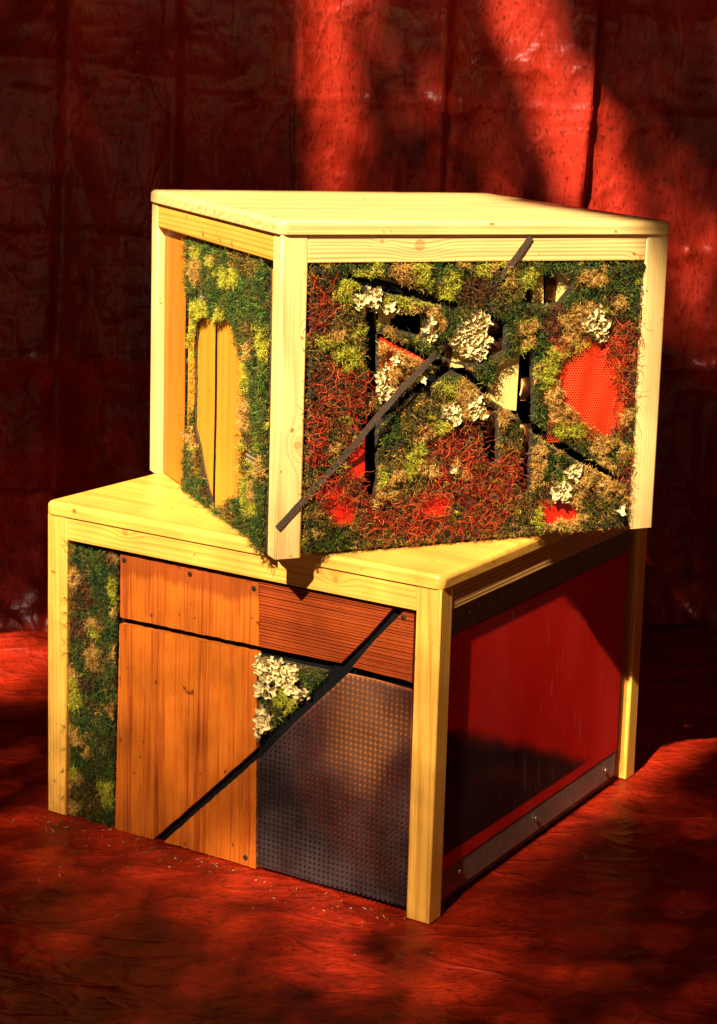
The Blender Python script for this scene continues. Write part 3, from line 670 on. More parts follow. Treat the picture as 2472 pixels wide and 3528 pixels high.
# --- moss strip on the left, lichen wedge in the middle
mp = prism('moss_panel', f1p([(232, 1866), (411, 1906), (394, 2852), (226, 2808)], .014), .014, .018, mat_simple('moss_board', (.05, .03, .01), .9, noise=.3), low)
strip = f1p([(232, 1864), (414, 1906), (397, 2850), (228, 2805)], .012)
nF = np.array([0, -1.0, 0])
plF = lambda h, z, o: np.stack([h, .013 - o * .85, z], 1)
grow(strip, [('brown', ('e', 265, 2040, 50, 70)), ('tan', ('e', 252, 2000, 22, 30)), ('brown', ('e', 395, 1915, 30, 35)), ('yellow', ('e', 395, 2010, 30, 18)), ('yellow', ('e', 398, 2040, 24, 28)),
 ('brown', ('e', 280, 2170, 50, 35)), ('tan', ('e', 324, 2152, 26, 32)), ('yellow', ('e', 328, 2180, 20, 18)), ('olive', ('e', 330, 2270, 45, 50)), ('tan', ('e', 322, 2260, 22, 38)),
 ('tan', ('e', 252, 2330, 22, 42)), ('yellow', ('e', 248, 2350, 14, 30)), ('yellow', ('e', 256, 2410, 26, 42)), ('brown', ('e', 290, 2350, 22, 30)), ('tan', ('e', 400, 2250, 14, 40)), ('tan', ('e', 393, 2448, 18, 24)),
 ('tan', ('e', 262, 2545, 28, 32)), ('tan', ('e', 302, 2595, 16, 24)), ('olive', ('e', 335, 2440, 40, 30)), ('tan', ('e', 236, 2700, 18, 38)), ('olive', ('e', 300, 2750, 60, 60)), ('yellow', ('e', 372, 2725, 32, 26)), ('yellow', ('e', 385, 2770, 26, 24)), ('tan', ('e', 252, 2790, 24, 30)), ('tan', ('e', 398, 2100, 10, 30))],
 [], F1c, plF, nF, mp, NAMES, seed=40, base='green', mult=1.0, spots=.66)
wedge = f1p([(888, 2258), (1145, 2314), (1000, 2456), (890, 2562)], .010)
lp = prism('lichen_panel', f1p([(888, 2256), (1150, 2314), (1002, 2458), (890, 2566)], .016), .016, .019, mat_simple('lichen_board', (.06, .03, .01), .9, noise=.3), low)
plW = lambda h, z, o: np.stack([h, .015 - o * .9, z], 1)
grow(wedge, [('white', ('e', 935, 2300, 62, 52)), ('white', ('e', 990, 2300, 40, 30)), ('white', ('e', 925, 2370, 30, 40)), ('white', ('e', 1030, 2370, 38, 55)), ('yellow', ('e', 985, 2410, 55, 38)), ('green', ('e', 1090, 2335, 45, 45)), ('white', ('e', 905, 2370, 22, 40)),
 ('green', ('e', 920, 2405, 34, 24)), ('green', ('e', 975, 2465, 30, 45)), ('white', ('e', 905, 2480, 26, 60)), ('white', ('e', 915, 2540, 16, 30)), ('tan', ('e', 890, 2560, 16, 40)), ('yellow', ('e', 1000, 2455, 18, 20))],
 [], lambda x, y: F1(x, y, .010), plW, nF, lp, NAMES, seed=60, base='olive', mult=1.0)
for x, y in ((429, 1929), (656, 1977), (876, 2027), (847, 2954), (1391, 2126)):
    q = F1(x, y, INS); screw(low, q[0], INS - .0004, q[1], 'y', .0038)
# --- right side: clear red sheet screwed over battens
def acrylic_mat(name, tint, dust, lo, hi, edge, gloss):
    m, N, Lk, P = new_mat(name)
    t = N.new('ShaderNodeBsdfTransparent'); t.inputs[0].default_value = (*tint, 1)
    d = N.new('ShaderNodeBsdfDiffuse'); tc = N.new('ShaderNodeTexCoord'); mpn = N.new('ShaderNodeMapping'); mpn.inputs['Scale'].default_value = (1, 1, .35); Lk.new(tc.outputs['Object'], mpn.inputs[0])
    n = N.new('ShaderNodeTexNoise'); n.inputs['Scale'].default_value = 9; n.inputs['Detail'].default_value = 6; Lk.new(mpn.outputs[0], n.inputs['Vector'])
    d.inputs[0].default_value = (*dust, 1)
    m1 = N.new('ShaderNodeMixShader'); mr = N.new('ShaderNodeMapRange'); mr.inputs['From Min'].default_value = .3; mr.inputs['From Max'].default_value = .7; mr.inputs['To Min'].default_value = lo; mr.inputs['To Max'].default_value = hi
    Lk.new(n.outputs['Fac'], mr.inputs[0]); f = mr.outputs[0]
    # fine scratches and dust
    n2 = N.new('ShaderNodeTexNoise'); n2.inputs['Scale'].default_value = 200; n2.inputs['Detail'].default_value = 3; Lk.new(tc.outputs['Object'], n2.inputs['Vector'])
    mr2 = N.new('ShaderNodeMapRange'); mr2.inputs['From Min'].default_value = .70; mr2.inputs['From Max'].default_value = .76; Lk.new(n2.outputs['Fac'], mr2.inputs[0])
    f = math_n(N, Lk, 'ADD', f, math_n(N, Lk, 'MULTIPLY', mr2.outputs[0], .35))
    mps = N.new('ShaderNodeMapping'); mps.inputs['Scale'].default_value = (1, 1, .09); mps.inputs['Rotation'].default_value = (.35, 0, 0); Lk.new(tc.outputs['Object'], mps.inputs[0])
    ns = N.new('ShaderNodeTexNoise'); ns.inputs['Scale'].default_value = 150; ns.inputs['Detail'].default_value = 1; Lk.new(mps.outputs[0], ns.inputs['Vector'])
    ms = N.new('ShaderNodeMapRange'); ms.inputs['From Min'].default_value = .70; ms.inputs['From Max'].default_value = .76; Lk.new(ns.outputs['Fac'], ms.inputs[0])
    f = math_n(N, Lk, 'ADD', f, math_n(N, Lk, 'MULTIPLY', ms.outputs[0], .25))
    if edge:      # streaky strip beside the front leg: red glow painted in as brighter haze
        sx = N.new('ShaderNodeSeparateXYZ'); Lk.new(tc.outputs['Object'], sx.inputs[0])
        me_ = N.new('ShaderNodeMapRange'); me_.interpolation_type = 'SMOOTHSTEP'; me_.inputs['From Min'].default_value = .24; me_.inputs['From Max'].default_value = .03; Lk.new(sx.outputs[1], me_.inputs[0])
        mz = N.new('ShaderNodeMapRange'); mz.interpolation_type = 'SMOOTHSTEP'; mz.inputs['From Min'].default_value = .06; mz.inputs['From Max'].default_value = .22; Lk.new(sx.outputs[2], mz.inputs[0])
        mp3 = N.new('ShaderNodeMapping'); mp3.inputs['Scale'].default_value = (1, 1, .06); Lk.new(tc.outputs['Object'], mp3.inputs[0])
        n3 = N.new('ShaderNodeTexNoise'); n3.inputs['Scale'].default_value = 70; Lk.new(mp3.outputs[0], n3.inputs['Vector'])
        f = math_n(N, Lk, 'ADD', f, math_n(N, Lk, 'MULTIPLY', math_n(N, Lk, 'MULTIPLY', me_.outputs[0], mz.outputs[0]), math_n(N, Lk, 'MULTIPLY', n3.outputs['Fac'], edge)))
    Lk.new(f, m1.inputs[0]); Lk.new(t.outputs[0], m1.inputs[1]); Lk.new(d.outputs[0], m1.inputs[2]); out = m1.outputs[0]
    if gloss:
        g_ = N.new('ShaderNodeBsdfGlossy'); g_.inputs['Roughness'].default_value = .08
        m2 = N.new('ShaderNodeMixShader'); m2.inputs[0].default_value = .06; Lk.new(out, m2.inputs[1]); Lk.new(g_.outputs[0], m2.inputs[2]); out = m2.outputs[0]
    Lk.new(out, N['Material Output'].inputs[0])
    return m
M_ACRY = acrylic_mat('clear_acrylic', (.95, .86, .78), (.28, .20, .20), .0, .04, 0, True)
M_FILM = acrylic_mat('red_film', (.8, .10, .07), (1.0, .024, .010), .66, 1.0, 2.2, False)
zb1 = H1 - RL1 - .040
box('acrylic_panel', M_ACRY, low, -.0090, -.0068, .0302, D1 - .0302, .012, H1 - RL1 - .001)
prism('red_film', [(LD + .001, .0545), (D1 - LD - .022, .0545), (D1 - LD - .022, zb1 - .0005), (LD + .001, zb1 - .0005)], -.0096, -.0094, M_FILM, low, axis='x')
box('batten', M_GREY, low, -.034, -.0100, LD + .001, D1 - LD - .024, .014, .054, bev=.001)
box('batten', M_GREY, low, -.034, -.0100, LD + .001, D1 - LD - .001, zb1, H1 - RL1 - .0015, bev=.001)
for x, y in ((1622, 2106), (1585, 3002), (1848, 2820), (2088, 2654), (2105, 1890)):
    q = R1(x, y, .0068); screw(low, -.0066, q[0], q[1], 'x', .0036, M_NICKEL)
M_INRED = mat_simple('red_inner_board', (.50, .018, .006), .5, noise=.2, nscale=10)
box('inner_panel', M_INRED, low, -W1 + .03, -W1 + .034, .04, D1 - .04, .01, H1 - RL1)
def painted_shade_mat():
    m, N, Lk, P = new_mat('painted_shade'); P.inputs['Base Color'].default_value = (.02, .006, .012, 1); P.inputs['Roughness'].default_value = .5
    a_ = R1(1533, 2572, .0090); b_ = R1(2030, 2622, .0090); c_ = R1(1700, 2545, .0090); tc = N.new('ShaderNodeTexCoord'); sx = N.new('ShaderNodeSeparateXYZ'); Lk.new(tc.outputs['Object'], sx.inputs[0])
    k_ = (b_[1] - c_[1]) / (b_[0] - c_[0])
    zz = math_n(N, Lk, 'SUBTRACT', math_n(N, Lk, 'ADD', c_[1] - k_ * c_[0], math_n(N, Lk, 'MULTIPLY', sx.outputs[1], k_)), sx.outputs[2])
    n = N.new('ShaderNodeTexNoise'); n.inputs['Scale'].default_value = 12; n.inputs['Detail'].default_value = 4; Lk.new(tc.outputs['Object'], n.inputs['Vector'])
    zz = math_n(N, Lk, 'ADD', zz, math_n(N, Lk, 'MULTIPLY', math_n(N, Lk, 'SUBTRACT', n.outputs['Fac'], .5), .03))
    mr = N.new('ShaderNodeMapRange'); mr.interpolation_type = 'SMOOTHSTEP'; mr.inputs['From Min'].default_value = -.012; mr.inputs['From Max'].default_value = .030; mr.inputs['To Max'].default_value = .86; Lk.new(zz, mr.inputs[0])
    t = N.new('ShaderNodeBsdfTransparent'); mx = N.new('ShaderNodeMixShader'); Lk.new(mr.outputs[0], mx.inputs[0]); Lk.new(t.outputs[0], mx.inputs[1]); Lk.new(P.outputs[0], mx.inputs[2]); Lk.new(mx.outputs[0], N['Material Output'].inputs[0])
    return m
prism('painted_shade_sheet', [R1(x, y, .0092) for x, y in ((1529, 2950), (2040, 2612), (1990, 2560), (1700, 2490), (1533, 2520))], -.00935, -.0092, painted_shade_mat(), low, axis='x')  # dark area inside the pane, painted as shade with a faded top edge
box('inner_ledge', mat_simple('red_ledge', (.95, .07, .03), .5), low, -.034, -.0100, LD + .001, D1 - LD - .024, .0545, .071)

def crumbs():
    n = 260; P = []; 
    for _ in range(n):
        if random.random() < .75: u = random.uniform(-W1, -.01); v = -abs(random.gauss(0, .025)) - .003
        else: u = random.uniform(-W1 - .1, .3); v = random.uniform(-.3, .5) if u > 0.02 else -random.uniform(.03, .25)
        P.append(O1 + X1 * u + Y1 * v + np.array([0, 0, .003]))
    P = np.array(P); z = floor_z(P[:, 0], P[:, 1])
    mk = foot_mask(P[:, 0], P[:, 1]); P[:, 2] = FLOOR_AT(P[:, 0], P[:, 1]) + .0012
    D = rs.normal(size=(n, 3)); D[:, 2] *= .25
    c = np.array([(.30, .18, .04), (.06, .06, .01), (.6, .45, .2), (.2, .03, .01)])[rs.randint(0, 4, n)]
    o = tubes('moss_crumbs', P, D, rs.uniform(.002, .008, n), rs.uniform(.0008, .0022, n), c, M_MOSS, None, K=3, curl=.5)
    tag(o, 'loose moss crumbs and wood splinters scattered along the foot of the lower table', 'crumbs', kind='stuff')
crumbs()

# ================================================================== UPPER TABLE
upt = empty('side_table', O2, A2)
tag(upt, 'upper pine side table with moss filled sides, set askew on the lower table', 'side table', 'stacked pine side tables')
kk = [(*F2(1318, 832), .003), (*F2(1448, 845), .008), (*F2(2209, 886), .004)]
M_RAIL2 = wood('pine_upper_front_rail', 0, PINE_UL, PINE_D, 6, knots=[(a, 0, b, r) for a, b, r in kk], ring=150, contrast=.55)
k3 = F2(1027, 1534)
M_LEG2 = wood('pine_upper_leg', 2, PINE_UL, PINE_D, 8, ring=200, contrast=.32, streak=.4, knots=[(k3[0], 0, k3[1], .0055)])
M_TOP2 = wood('pine_upper_top', 0, PINE_UL, PINE_D, 10, ring=70, contrast=.30, streak=.45, rough=.34, spec=.5)
M_RAILY2 = wood('pine_upper_side_rail', 1, (.88, .44, .06), PINE_D, 12, ring=140, contrast=.7)
slab('table_top', M_TOP2, upt, -OH, W2 + OH, -OH, D2 + OH, H2, H2 + T2)
for x0 in (0, W2 - LW):
    for y0 in (0, D2 - LD): leg_box('leg', M_LEG2, upt, x0, x0 + LW, y0, y0 + LD, 0.0, H2, r=.0032)
box('rail', M_RAIL2, upt, LW, W2 - LW, .0006, .020, H2 - RL2, H2, bev=.0012)
box('rail', M_RAIL2, upt, LW, W2 - LW, D2 - .02, D2 - .001, H2 - RL2, H2, bev=.0012)
box('rail', M_RAILY2, upt, .0008, .020, LD, D2 - LD, H2 - RL2, H2, bev=.0012)
box('rail', M_RAILY2, upt, W2 - .020, W2 - .001, LD, D2 - LD, H2 - RL2, H2, bev=.0012)
PI = .007                                     # front panel inset
def F2c(x, y): return F2(x, y, PI)
def f2p(L, ins=PI): return [F2(x, y, ins) for x, y in L]
x_l, x_r = LW + .0006, W2 - LW - .0006
zt, zb = H2 - RL2 - .0006, F2(1042, 1911, PI)[1] + .001
panel = [(x_l, zb), (x_r, zb), (x_r, zt), (x_l, zt)]
holes = [
 [(1262, 1045), (1300, 1062), (1300, 1352), (1262, 1354)],
 [(1248, 1440), (1296, 1400), (1298, 1640), (1286, 1712), (1262, 1718), (1246, 1600)],
 [(1302, 1060), (1370, 1082), (1461, 1076), (1457, 1160), (1308, 1112)],
 [(1300, 1148), (1420, 1200), (1500, 1236), (1560, 1250), (1600, 1262), (1700, 1352), (1784, 1408), (1784, 1436), (1700, 1382), (1600, 1300), (1553, 1272), (1500, 1262), (1400, 1215), (1300, 1166)],
 [(1556, 1276), (1365, 1408), (1256, 1502), (1256, 1478), (1350, 1388), (1470, 1290), (1520, 1262)],
 [(1514, 1222), (1520, 1190), (1600, 1095), (1650, 1062), (1740, 1112), (1736, 1210), (1660, 1246), (1600, 1250), (1558, 1244)],
 [(1716, 1254), (1795, 1220), (1830, 1190), (1834, 1400), (1828, 1500), (1820, 1690), (1795, 1700), (1790, 1440), (1777, 1410), (1690, 1352)],
 [(1664, 1384), (1708, 1402), (1712, 1590), (1672, 1600), (1662, 1480)],
 [(1798, 997), (1838, 990), (1840, 950), (1925, 946), (1968, 966), (1962, 990), (1925, 1040), (1873, 1048), (1838, 1046), (1800, 1040)],
 [(1174, 938), (1270, 960), (1290, 955), (1340, 958), (1413, 993), (1500, 1025), (1579, 1040), (1580, 1058), (1490, 1046), (1413, 1024), (1340, 1010), (1270, 986), (1176, 952)],
 [(1800, 1430), (1978, 1552), (2150, 1650), (2145, 1666), (1970, 1576), (1836, 1490)],
]
hol = [f2p(h) for h in holes]
main = prism('moss_panel', panel, PI, PI + .004, mat_simple('soil_brown_board', (.035, .018, .006), .9, noise=.4, nscale=120), upt, holes=hol)
nU = np.array([0, -1.0, 0])
plU = lambda h, z, o: np.stack([h, PI - .0005 - o, z], 1)
E_ = 'e'
patches = [
 # green fields
 ('green', (E_, 1240, 925, 130, 26)), ('green', (E_, 1600, 930, 160, 40)), ('green', (E_, 1950, 930, 260, 46)), ('green', (E_, 2140, 1000, 90, 120)), ('green', (E_, 1830, 1090, 180, 70)), ('green', (E_, 1950, 1030, 120, 40)),
 ('green', (E_, 1790, 1160, 70, 90)), ('green', (E_, 1850, 1300, 34, 200)), ('green', (E_, 1640, 1300, 110, 55)), ('green', (E_, 1590, 1280, 60, 40)), ('green', (E_, 1400, 1170, 110, 32)), ('green', (E_, 1470, 1210, 80, 36)), ('green', (E_, 1545, 1140, 50, 110)),
 ('green', (E_, 1900, 1480, 90, 70)), ('green', (E_, 1980, 1540, 110, 36)), ('green', (E_, 2120, 1580, 90, 90)), ('green', (E_, 2150, 1350, 30, 260)), ('olive', (E_, 2110, 1760, 90, 60)), ('green', (E_, 1120, 1010, 55, 40)),
 ('olive', (E_, 1400, 1420, 140, 90)), ('green', (E_, 1330, 1480, 50, 60)), ('green', (E_, 1170, 1620, 70, 60)), ('green', (E_, 1130, 1860, 90, 46)), ('olive', (E_, 1120, 1250, 90, 60)), ('green', (E_, 1560, 1760, 60, 40)),
 ('brown', (E_, 1610, 1000, 90, 45)), ('brown', (E_, 1900, 1120, 40, 60)), ('brown', (E_, 2110, 1060, 40, 50)), ('green', (E_, 1900, 1600, 60, 40)),
 # red tangle
 ('red', (E_, 1085, 1080, 46, 110)), ('red', (E_, 1130, 1040, 40, 40)), ('red', (E_, 1170, 1360, 110, 170)), ('red', (E_, 1230, 1330, 55, 160)), ('red', (E_, 1090, 1500, 40, 120)), ('red', (E_, 1140, 1690, 70, 60)),
 ('red', (E_, 1600, 1520, 80, 130)), ('red', (E_, 1540, 1620, 190, 130)), ('red', (E_, 1420, 1780, 200, 80)), ('red', (E_, 1620, 1760, 170, 90)), ('red', (E_, 1740, 1660, 70, 120)), ('red', (E_, 1240, 1690, 60, 120)), ('red', (E_, 2130, 1200, 60, 90)), ('red', (E_, 2070, 1190, 45, 50)), ('red', (E_, 2150, 1350, 36, 150)), ('red', (E_, 2160, 1640, 30, 70)), ('red', (E_, 1780, 1530, 30, 60)),
 ('olive', (E_, 1400, 1620, 70, 100)), ('olive', (E_, 1760, 1490, 50, 60)), ('olive', (E_, 1200, 1800, 40, 34)), ('olive', (E_, 1330, 1850, 80, 30)), ('olive', (E_, 1800, 1770, 70, 50)), ('olive', (E_, 1560, 1780, 50, 26)), ('olive', (E_, 1170, 1480, 36, 60)), ('olive', (E_, 1250, 1120, 60, 100)),
 # yellow reindeer lichen
 ('yellow', (E_, 1255, 948, 50, 20)), ('yellow', (E_, 1290, 930, 30, 20)), ('yellow', (E_, 1190, 1010, 46, 40)), ('yellow', (E_, 1200, 980, 34, 26)), ('yellow', (E_, 1440, 940, 46, 32)), ('yellow', (E_, 1455, 965, 40, 34)), ('yellow', (E_, 1355, 1040, 48, 30)), ('yellow', (E_, 1430, 1045, 50, 28)),
 ('yellow', (E_, 1130, 1170, 60, 34)), ('yellow', (E_, 1215, 1250, 38, 44)), ('yellow', (E_, 1180, 1210, 44, 36)), ('yellow', (E_, 1530, 1020, 30, 30)), ('yellow', (E_, 1545, 1345, 30, 38)), ('yellow', (E_, 1665, 930, 34, 30)), ('yellow', (E_, 1820, 960, 40, 40)), ('yellow', (E_, 1560, 970, 40, 30)),
 ('yellow', (E_, 1900, 1220, 26, 36)), ('yellow', (E_, 1885, 1290, 26, 38)), ('yellow', (E_, 2078, 1060, 18, 20)), ('yellow', (E_, 1355, 1275, 20, 16)), ('yellow', (E_, 1410, 1600, 40, 40)), ('yellow', (E_, 1310, 1645, 26, 40)), ('yellow', (E_, 1440, 1540, 34, 30)), ('yellow', (E_, 1855, 1780, 28, 34)), ('yellow', (E_, 1520, 1470, 30, 26)), ('yellow', (E_, 1960, 1480, 60, 24)),
 # tan lichen
 ('tan', (E_, 1380, 945, 40, 46)), ('tan', (E_, 1160, 1150, 30, 24)), ('tan', (E_, 1415, 1085, 34, 34)), ('tan', (E_, 1490, 1070, 36, 26)), ('tan', (E_, 1500, 1120, 26, 36)), ('tan', (E_, 1350, 1190, 46, 40)), ('tan', (E_, 1400, 1240, 50, 34)), ('tan', (E_, 1350, 1290, 34, 50)), ('tan', (E_, 1345, 1350, 34, 30)), ('tan', (E_, 1600, 1350, 50, 40)), ('tan', (E_, 1620, 1410, 34, 30)),
 ('tan', (E_, 2030, 958, 46, 34)), ('tan', (E_, 2060, 950, 26, 30)), ('tan', (E_, 1975, 1100, 46, 56)), ('tan', (E_, 2000, 1070, 34, 34)), ('tan', (E_, 2130, 1045, 26, 36)), ('tan', (E_, 1690, 925, 24, 22)), ('tan', (E_, 1960, 1170, 30, 30)), ('tan', (E_, 1910, 1360, 30, 56)), ('tan', (E_, 1925, 1430, 40, 40)), ('tan', (E_, 1740, 1430, 32, 30)),
 ('tan', (E_, 1850, 1540, 22, 60)), ('tan', (E_, 1845, 1630, 26, 50)), ('tan', (E_, 1905, 1530, 24, 24)), ('tan', (E_, 2060, 1540, 44, 28)), ('tan', (E_, 2080, 1510, 46, 16)), ('tan', (E_, 2050, 1610, 60, 36)), ('tan', (E_, 2090, 1680, 52, 50)), ('tan', (E_, 2000, 1660, 36, 36)), ('tan', (E_, 1980, 1720, 30, 26)), ('tan', (E_, 1900, 1800, 46, 26)), ('tan', (E_, 1970, 1790, 40, 20)), ('tan', (E_, 1160, 1535, 22, 22)),
 ('tan', (E_, 1470, 1490, 26, 22)), ('tan', (E_, 1440, 1510, 30, 24)), ('tan', (E_, 1460, 1600, 34, 26)), ('tan', (E_, 1350, 1650, 46, 24)), ('tan', (E_, 1310, 1710, 34, 22)), ('tan', (E_, 1560, 1610, 20, 18)), ('tan', (E_, 1480, 1620, 20, 18)), ('tan', (E_, 1590, 1630, 14, 14)), ('tan', (E_, 2150, 1440, 14, 30)), ('brown', (E_, 1890, 1690, 30, 34)),
 ('yellow', (E_, 1960, 1640, 26, 30)), 
 # white ruffled lichen
 ('white', (E_, 1262, 1030, 46, 40)), ('white', (E_, 1255, 975, 14, 18)), ('white', (E_, 1320, 1075, 26, 26)), ('white', (E_, 1468, 1130, 14, 34)), ('white', (E_, 1350, 1235, 24, 26)), ('white', (E_, 1315, 1310, 24, 44)), ('white', (E_, 1320, 1355, 22, 20)), ('white', (E_, 1445, 1305, 16, 14)), ('white', (E_, 1640, 1400, 26, 34)), ('white', (E_, 1560, 1420, 28, 24)),
 ('white', (E_, 2045, 1120, 40, 60)), ('white', (E_, 1963, 1632, 22, 34)), ('white', (E_, 1918, 1700, 24, 42)), ('white', (E_, 1975, 1765, 12, 10)), ('white', (E_, 2130, 1745, 18, 12)), ('white', (E_, 1535, 1615, 16, 14)),
 # bare red sheet
 ('none', (E_, 1146, 1728, 26, 46)), ('none', (E_, 1182, 1770, 34, 36)), ('none', (E_, 1918, 1762, 64, 34)), ('none', (E_, 1500, 1740, 44, 36)), ('none', (E_, 1225, 1590, 30, 60)), ('none', [(1962, 1222), (1975, 1200), (2010, 1186), (2060, 1190), (2090, 1230), (2110, 1300), (2140, 1380), (2120, 1450), (2070, 1488), (2010, 1462), (1960, 1410), (1925, 1360), (1918, 1300), (1935, 1240)]),
]
grow(panel, patches, [h for h in hol], F2c, plU, nU, main, NAMES, seed=5, base='olive', mult=1.0)
# the big white rosette stands over the opening on its own pale block
rose = prism('lichen_rosette', f2p([(1565, 1150), (1600, 1100), (1640, 1080), (1678, 1100), (1680, 1180), (1650, 1232), (1590, 1222), (1560, 1190)], .010), .010, .016, M_PLY, upt)
grow(f2p([(1560, 1150), (1600, 1090), (1640, 1070), (1684, 1095), (1684, 1180), (1655, 1238), (1600, 1222), (1552, 1178)], .008), [], [], F2c, lambda h, z, o: np.stack([h, .010 - o, z], 1), nU, rose, NAMES, seed=8, base='white', mult=1.3)
for L_ in ([(1116, 1672), (1180, 1672), (1222, 1730), (1226, 1800), (1180, 1820), (1128, 1800)], [(1846, 1720), (1996, 1720), (1990, 1802), (1850, 1804)], [(1450, 1700), (1550, 1700), (1550, 1782), (1450, 1782)], [(1190, 1520), (1258, 1500), (1258, 1660), (1200, 1660)], [(1910, 1190), (1960, 1176), (2080, 1178), (2150, 1260), (2156, 1420), (2110, 1500), (2010, 1496), (1925, 1400)],
           [(1310, 1160), (1420, 1215), (1480, 1250), (1400, 1330), (1310, 1420)]):
    prism('red_window', f2p(L_, PI - .0006), PI - .0008, PI - .0002, M_RED_ACRYL, main)
# hexagonal net over the red window
def hexmat():
    m, N, Lk, P = new_mat('red_hexagon_net'); P.inputs['Base Color'].default_value = (.85, .07, .012, 1); P.inputs['Roughness'].default_value = .5
    tc = N.new('ShaderNodeTexCoord'); sx = N.new('ShaderNodeSeparateXYZ'); Lk.new(tc.outputs['Object'], sx.inputs[0])
    p = .0038
    def g_(c, q, o): return math_n(N, Lk, 'MULTIPLY', math_n(N, Lk, 'SUBTRACT', math_n(N, Lk, 'FRACT', math_n(N, Lk, 'ADD', math_n(N, Lk, 'DIVIDE', c, q), 200 + o)), .5), q)
    def dd(o): 
        a = g_(sx.outputs[0], p, o); b = g_(sx.outputs[2], p * 1.732, o); return math_n(N, Lk, 'SQRT', math_n(N, Lk, 'ADD', math_n(N, Lk, 'MULTIPLY', a, a), math_n(N, Lk, 'MULTIPLY', b, b)))
    d = math_n(N, Lk, 'MINIMUM', dd(0), dd(.5)); f = math_n(N, Lk, 'LESS_THAN', d, p * .40)
    t = N.new('ShaderNodeBsdfTransparent'); mx = N.new('ShaderNodeMixShader'); Lk.new(f, mx.inputs[0]); Lk.new(P.outputs[0], mx.inputs[1]); Lk.new(t.outputs[0], mx.inputs[2]); Lk.new(mx.outputs[0], N['Material Output'].inputs[0])
    return m
def net():
    P = f2p([(1900, 1160), (2160, 1160), (2160, 1510), (1900, 1510)], .004); xa, xb = P[0][0], P[1][0]; za, zb_ = P[2][1], P[0][1]; bm = bmesh.new(); n = 40; vs = []
    for j in range(n + 1):
        for i in range(n + 1):
            u, v = i / n, j / n; dd_ = .0022 * math.sin(u * 9 + v * 2) + .0016 * math.sin(u * 17 - v * 5 + 1)
            vs.append(bm.verts.new((xa + (xb - xa) * u, .0028 + dd_ * .8, za + (zb_ - za) * v)))
    for j in range(n):
        for i in range(n): a = j * (n + 1) + i; bm.faces.new([vs[a], vs[a + 1], vs[a + n + 2], vs[a + n + 1]])
    for f in bm.faces: f.smooth = True
    return bm_obj('red_net', bm, hexmat(), main)
net()
# dark inside and the bits seen through the openings
box('backing_board', M_BLACK, upt, LW, W2 - LW, .062, .065, .01, H2 - RL2)
def ply(L, ins): prism('plywood_piece', f2p(L, ins), ins, ins + .008, M_PLY, upt)
ply([(1270, 940), (1420, 940), (1430, 1018), (1330, 985), (1272, 972)], .016)
ply([(1298, 1020), (1346, 1020), (1346, 1128), (1298, 1130)], .016)
ply([(1458, 1030), (1500, 1030), (1500, 1200), (1456, 1190)], .016)
ply([(1570, 1150), (1660, 1120), (1665, 1262), (1556, 1268)], .018)
ply([(1700, 1200), (1792, 1200), (1779, 1415), (1680, 1400)], .015)
ply([(1840, 930), (1873, 930), (1873, 1060), (1836, 1060)], .015)
ply([(1924, 930), (1975, 930), (1975, 1040), (1924, 1040)], .015)
def curl(cx, y0, y1, wd, ins, amp, mat=M_BRONZE):
    """bronze foil loop: a vertical strip bending out and back"""
    bm = bmesh.new(); n = 16; rows = []
    for j in range(n + 1):
        t = j / n; y = y0 + (y1 - y0) * t
        row = []
        for i in range(7):
            s = i / 6 - .5; q = F2(cx + s * wd, y, ins); bow = amp * (math.sin(math.pi * t) * .8 + .5 * math.cos(math.pi * s))
            row.append(bm.verts.new((q[0], ins - bow + .004, q[1])))
        rows.append(row)
    for a, b in zip(rows, rows[1:]):
        for i in range(6): bm.faces.new([a[i], a[i + 1], b[i + 1], b[i]])
    for f in bm.faces: f.smooth = True
    r = bmesh.ops.solidify(bm, geom=bm.faces[:], thickness=.0006)
    return bm_obj('bronze_strip', bm, mat, upt)
curl(1700, 1085, 1150, 70, .022, .010); curl(1702, 1165, 1225, 68, .022, .011)
curl(1690, 1385, 1500, 44, .020, .010); curl(1898, 940, 1048, 48, .022, .006); curl(1545, 1170, 1262, 46, .022, .006)
curl(1812, 1300, 1380, 46, .024, .010); curl(1812, 1460, 1560, 44, .026, .010); curl(1808, 1640, 1700, 34, .026, .010)
# satin straps
def strap_up(L, wd, name='dark_strap'):
    pts = [(F2(x, y, i)[0], i, F2(x, y, i)[1]) for x, y, i in L]
    fine = []
    for a, b in zip(pts, pts[1:]):
        for k in range(6): fine.append(tuple(np.array(a) + (np.array(b) - np.array(a)) * k / 6))
    fine.append(pts[-1]); ribbon(name, fine, wd, .0008, M_STRAP, upt, (0, -1, 0), None)
strap_up([(956, 1822, -.0012), (1036, 1734, -.0012), (1046, 1722, -.001), (1062, 1705, .001), (1110, 1655, -.0015), (1180, 1580, -.003), (1215, 1540, -.009), (1290, 1450, -.013), (1380, 1345, -.012), (1478, 1244, -.006), (1505, 1218, .004), (1560, 1160, .014)], .0086)
strap_up([(1829, 816, -.0012), (1815, 838, -.0015), (1768, 902, -.0025), (1748, 930, -.003), (1718, 962, .000), (1690, 990, .003)], .0088)
M_BLK2 = M_BLACK
pts = [(F2(x, y, .012)[0], .012, F2(x, y, .012)[1]) for x, y in [(1168, 942), (1270, 968), (1340, 985), (1413, 1006), (1500, 1035), (1600, 1055), (1700, 1085), (1800, 1110)]]
ribbon('black_strap', pts, .010, .001, M_BLK2, upt, (0, -1, 0), None)
for x, y in ((1087, 930), (1696, 930), (2214, 917), (1074, 1362), (1072, 1879), (1641, 1827), (2167, 1312)):
    q = F2(x, y, PI - .006); screw(upt, q[0], PI - .007, q[1], 'y', .0050)

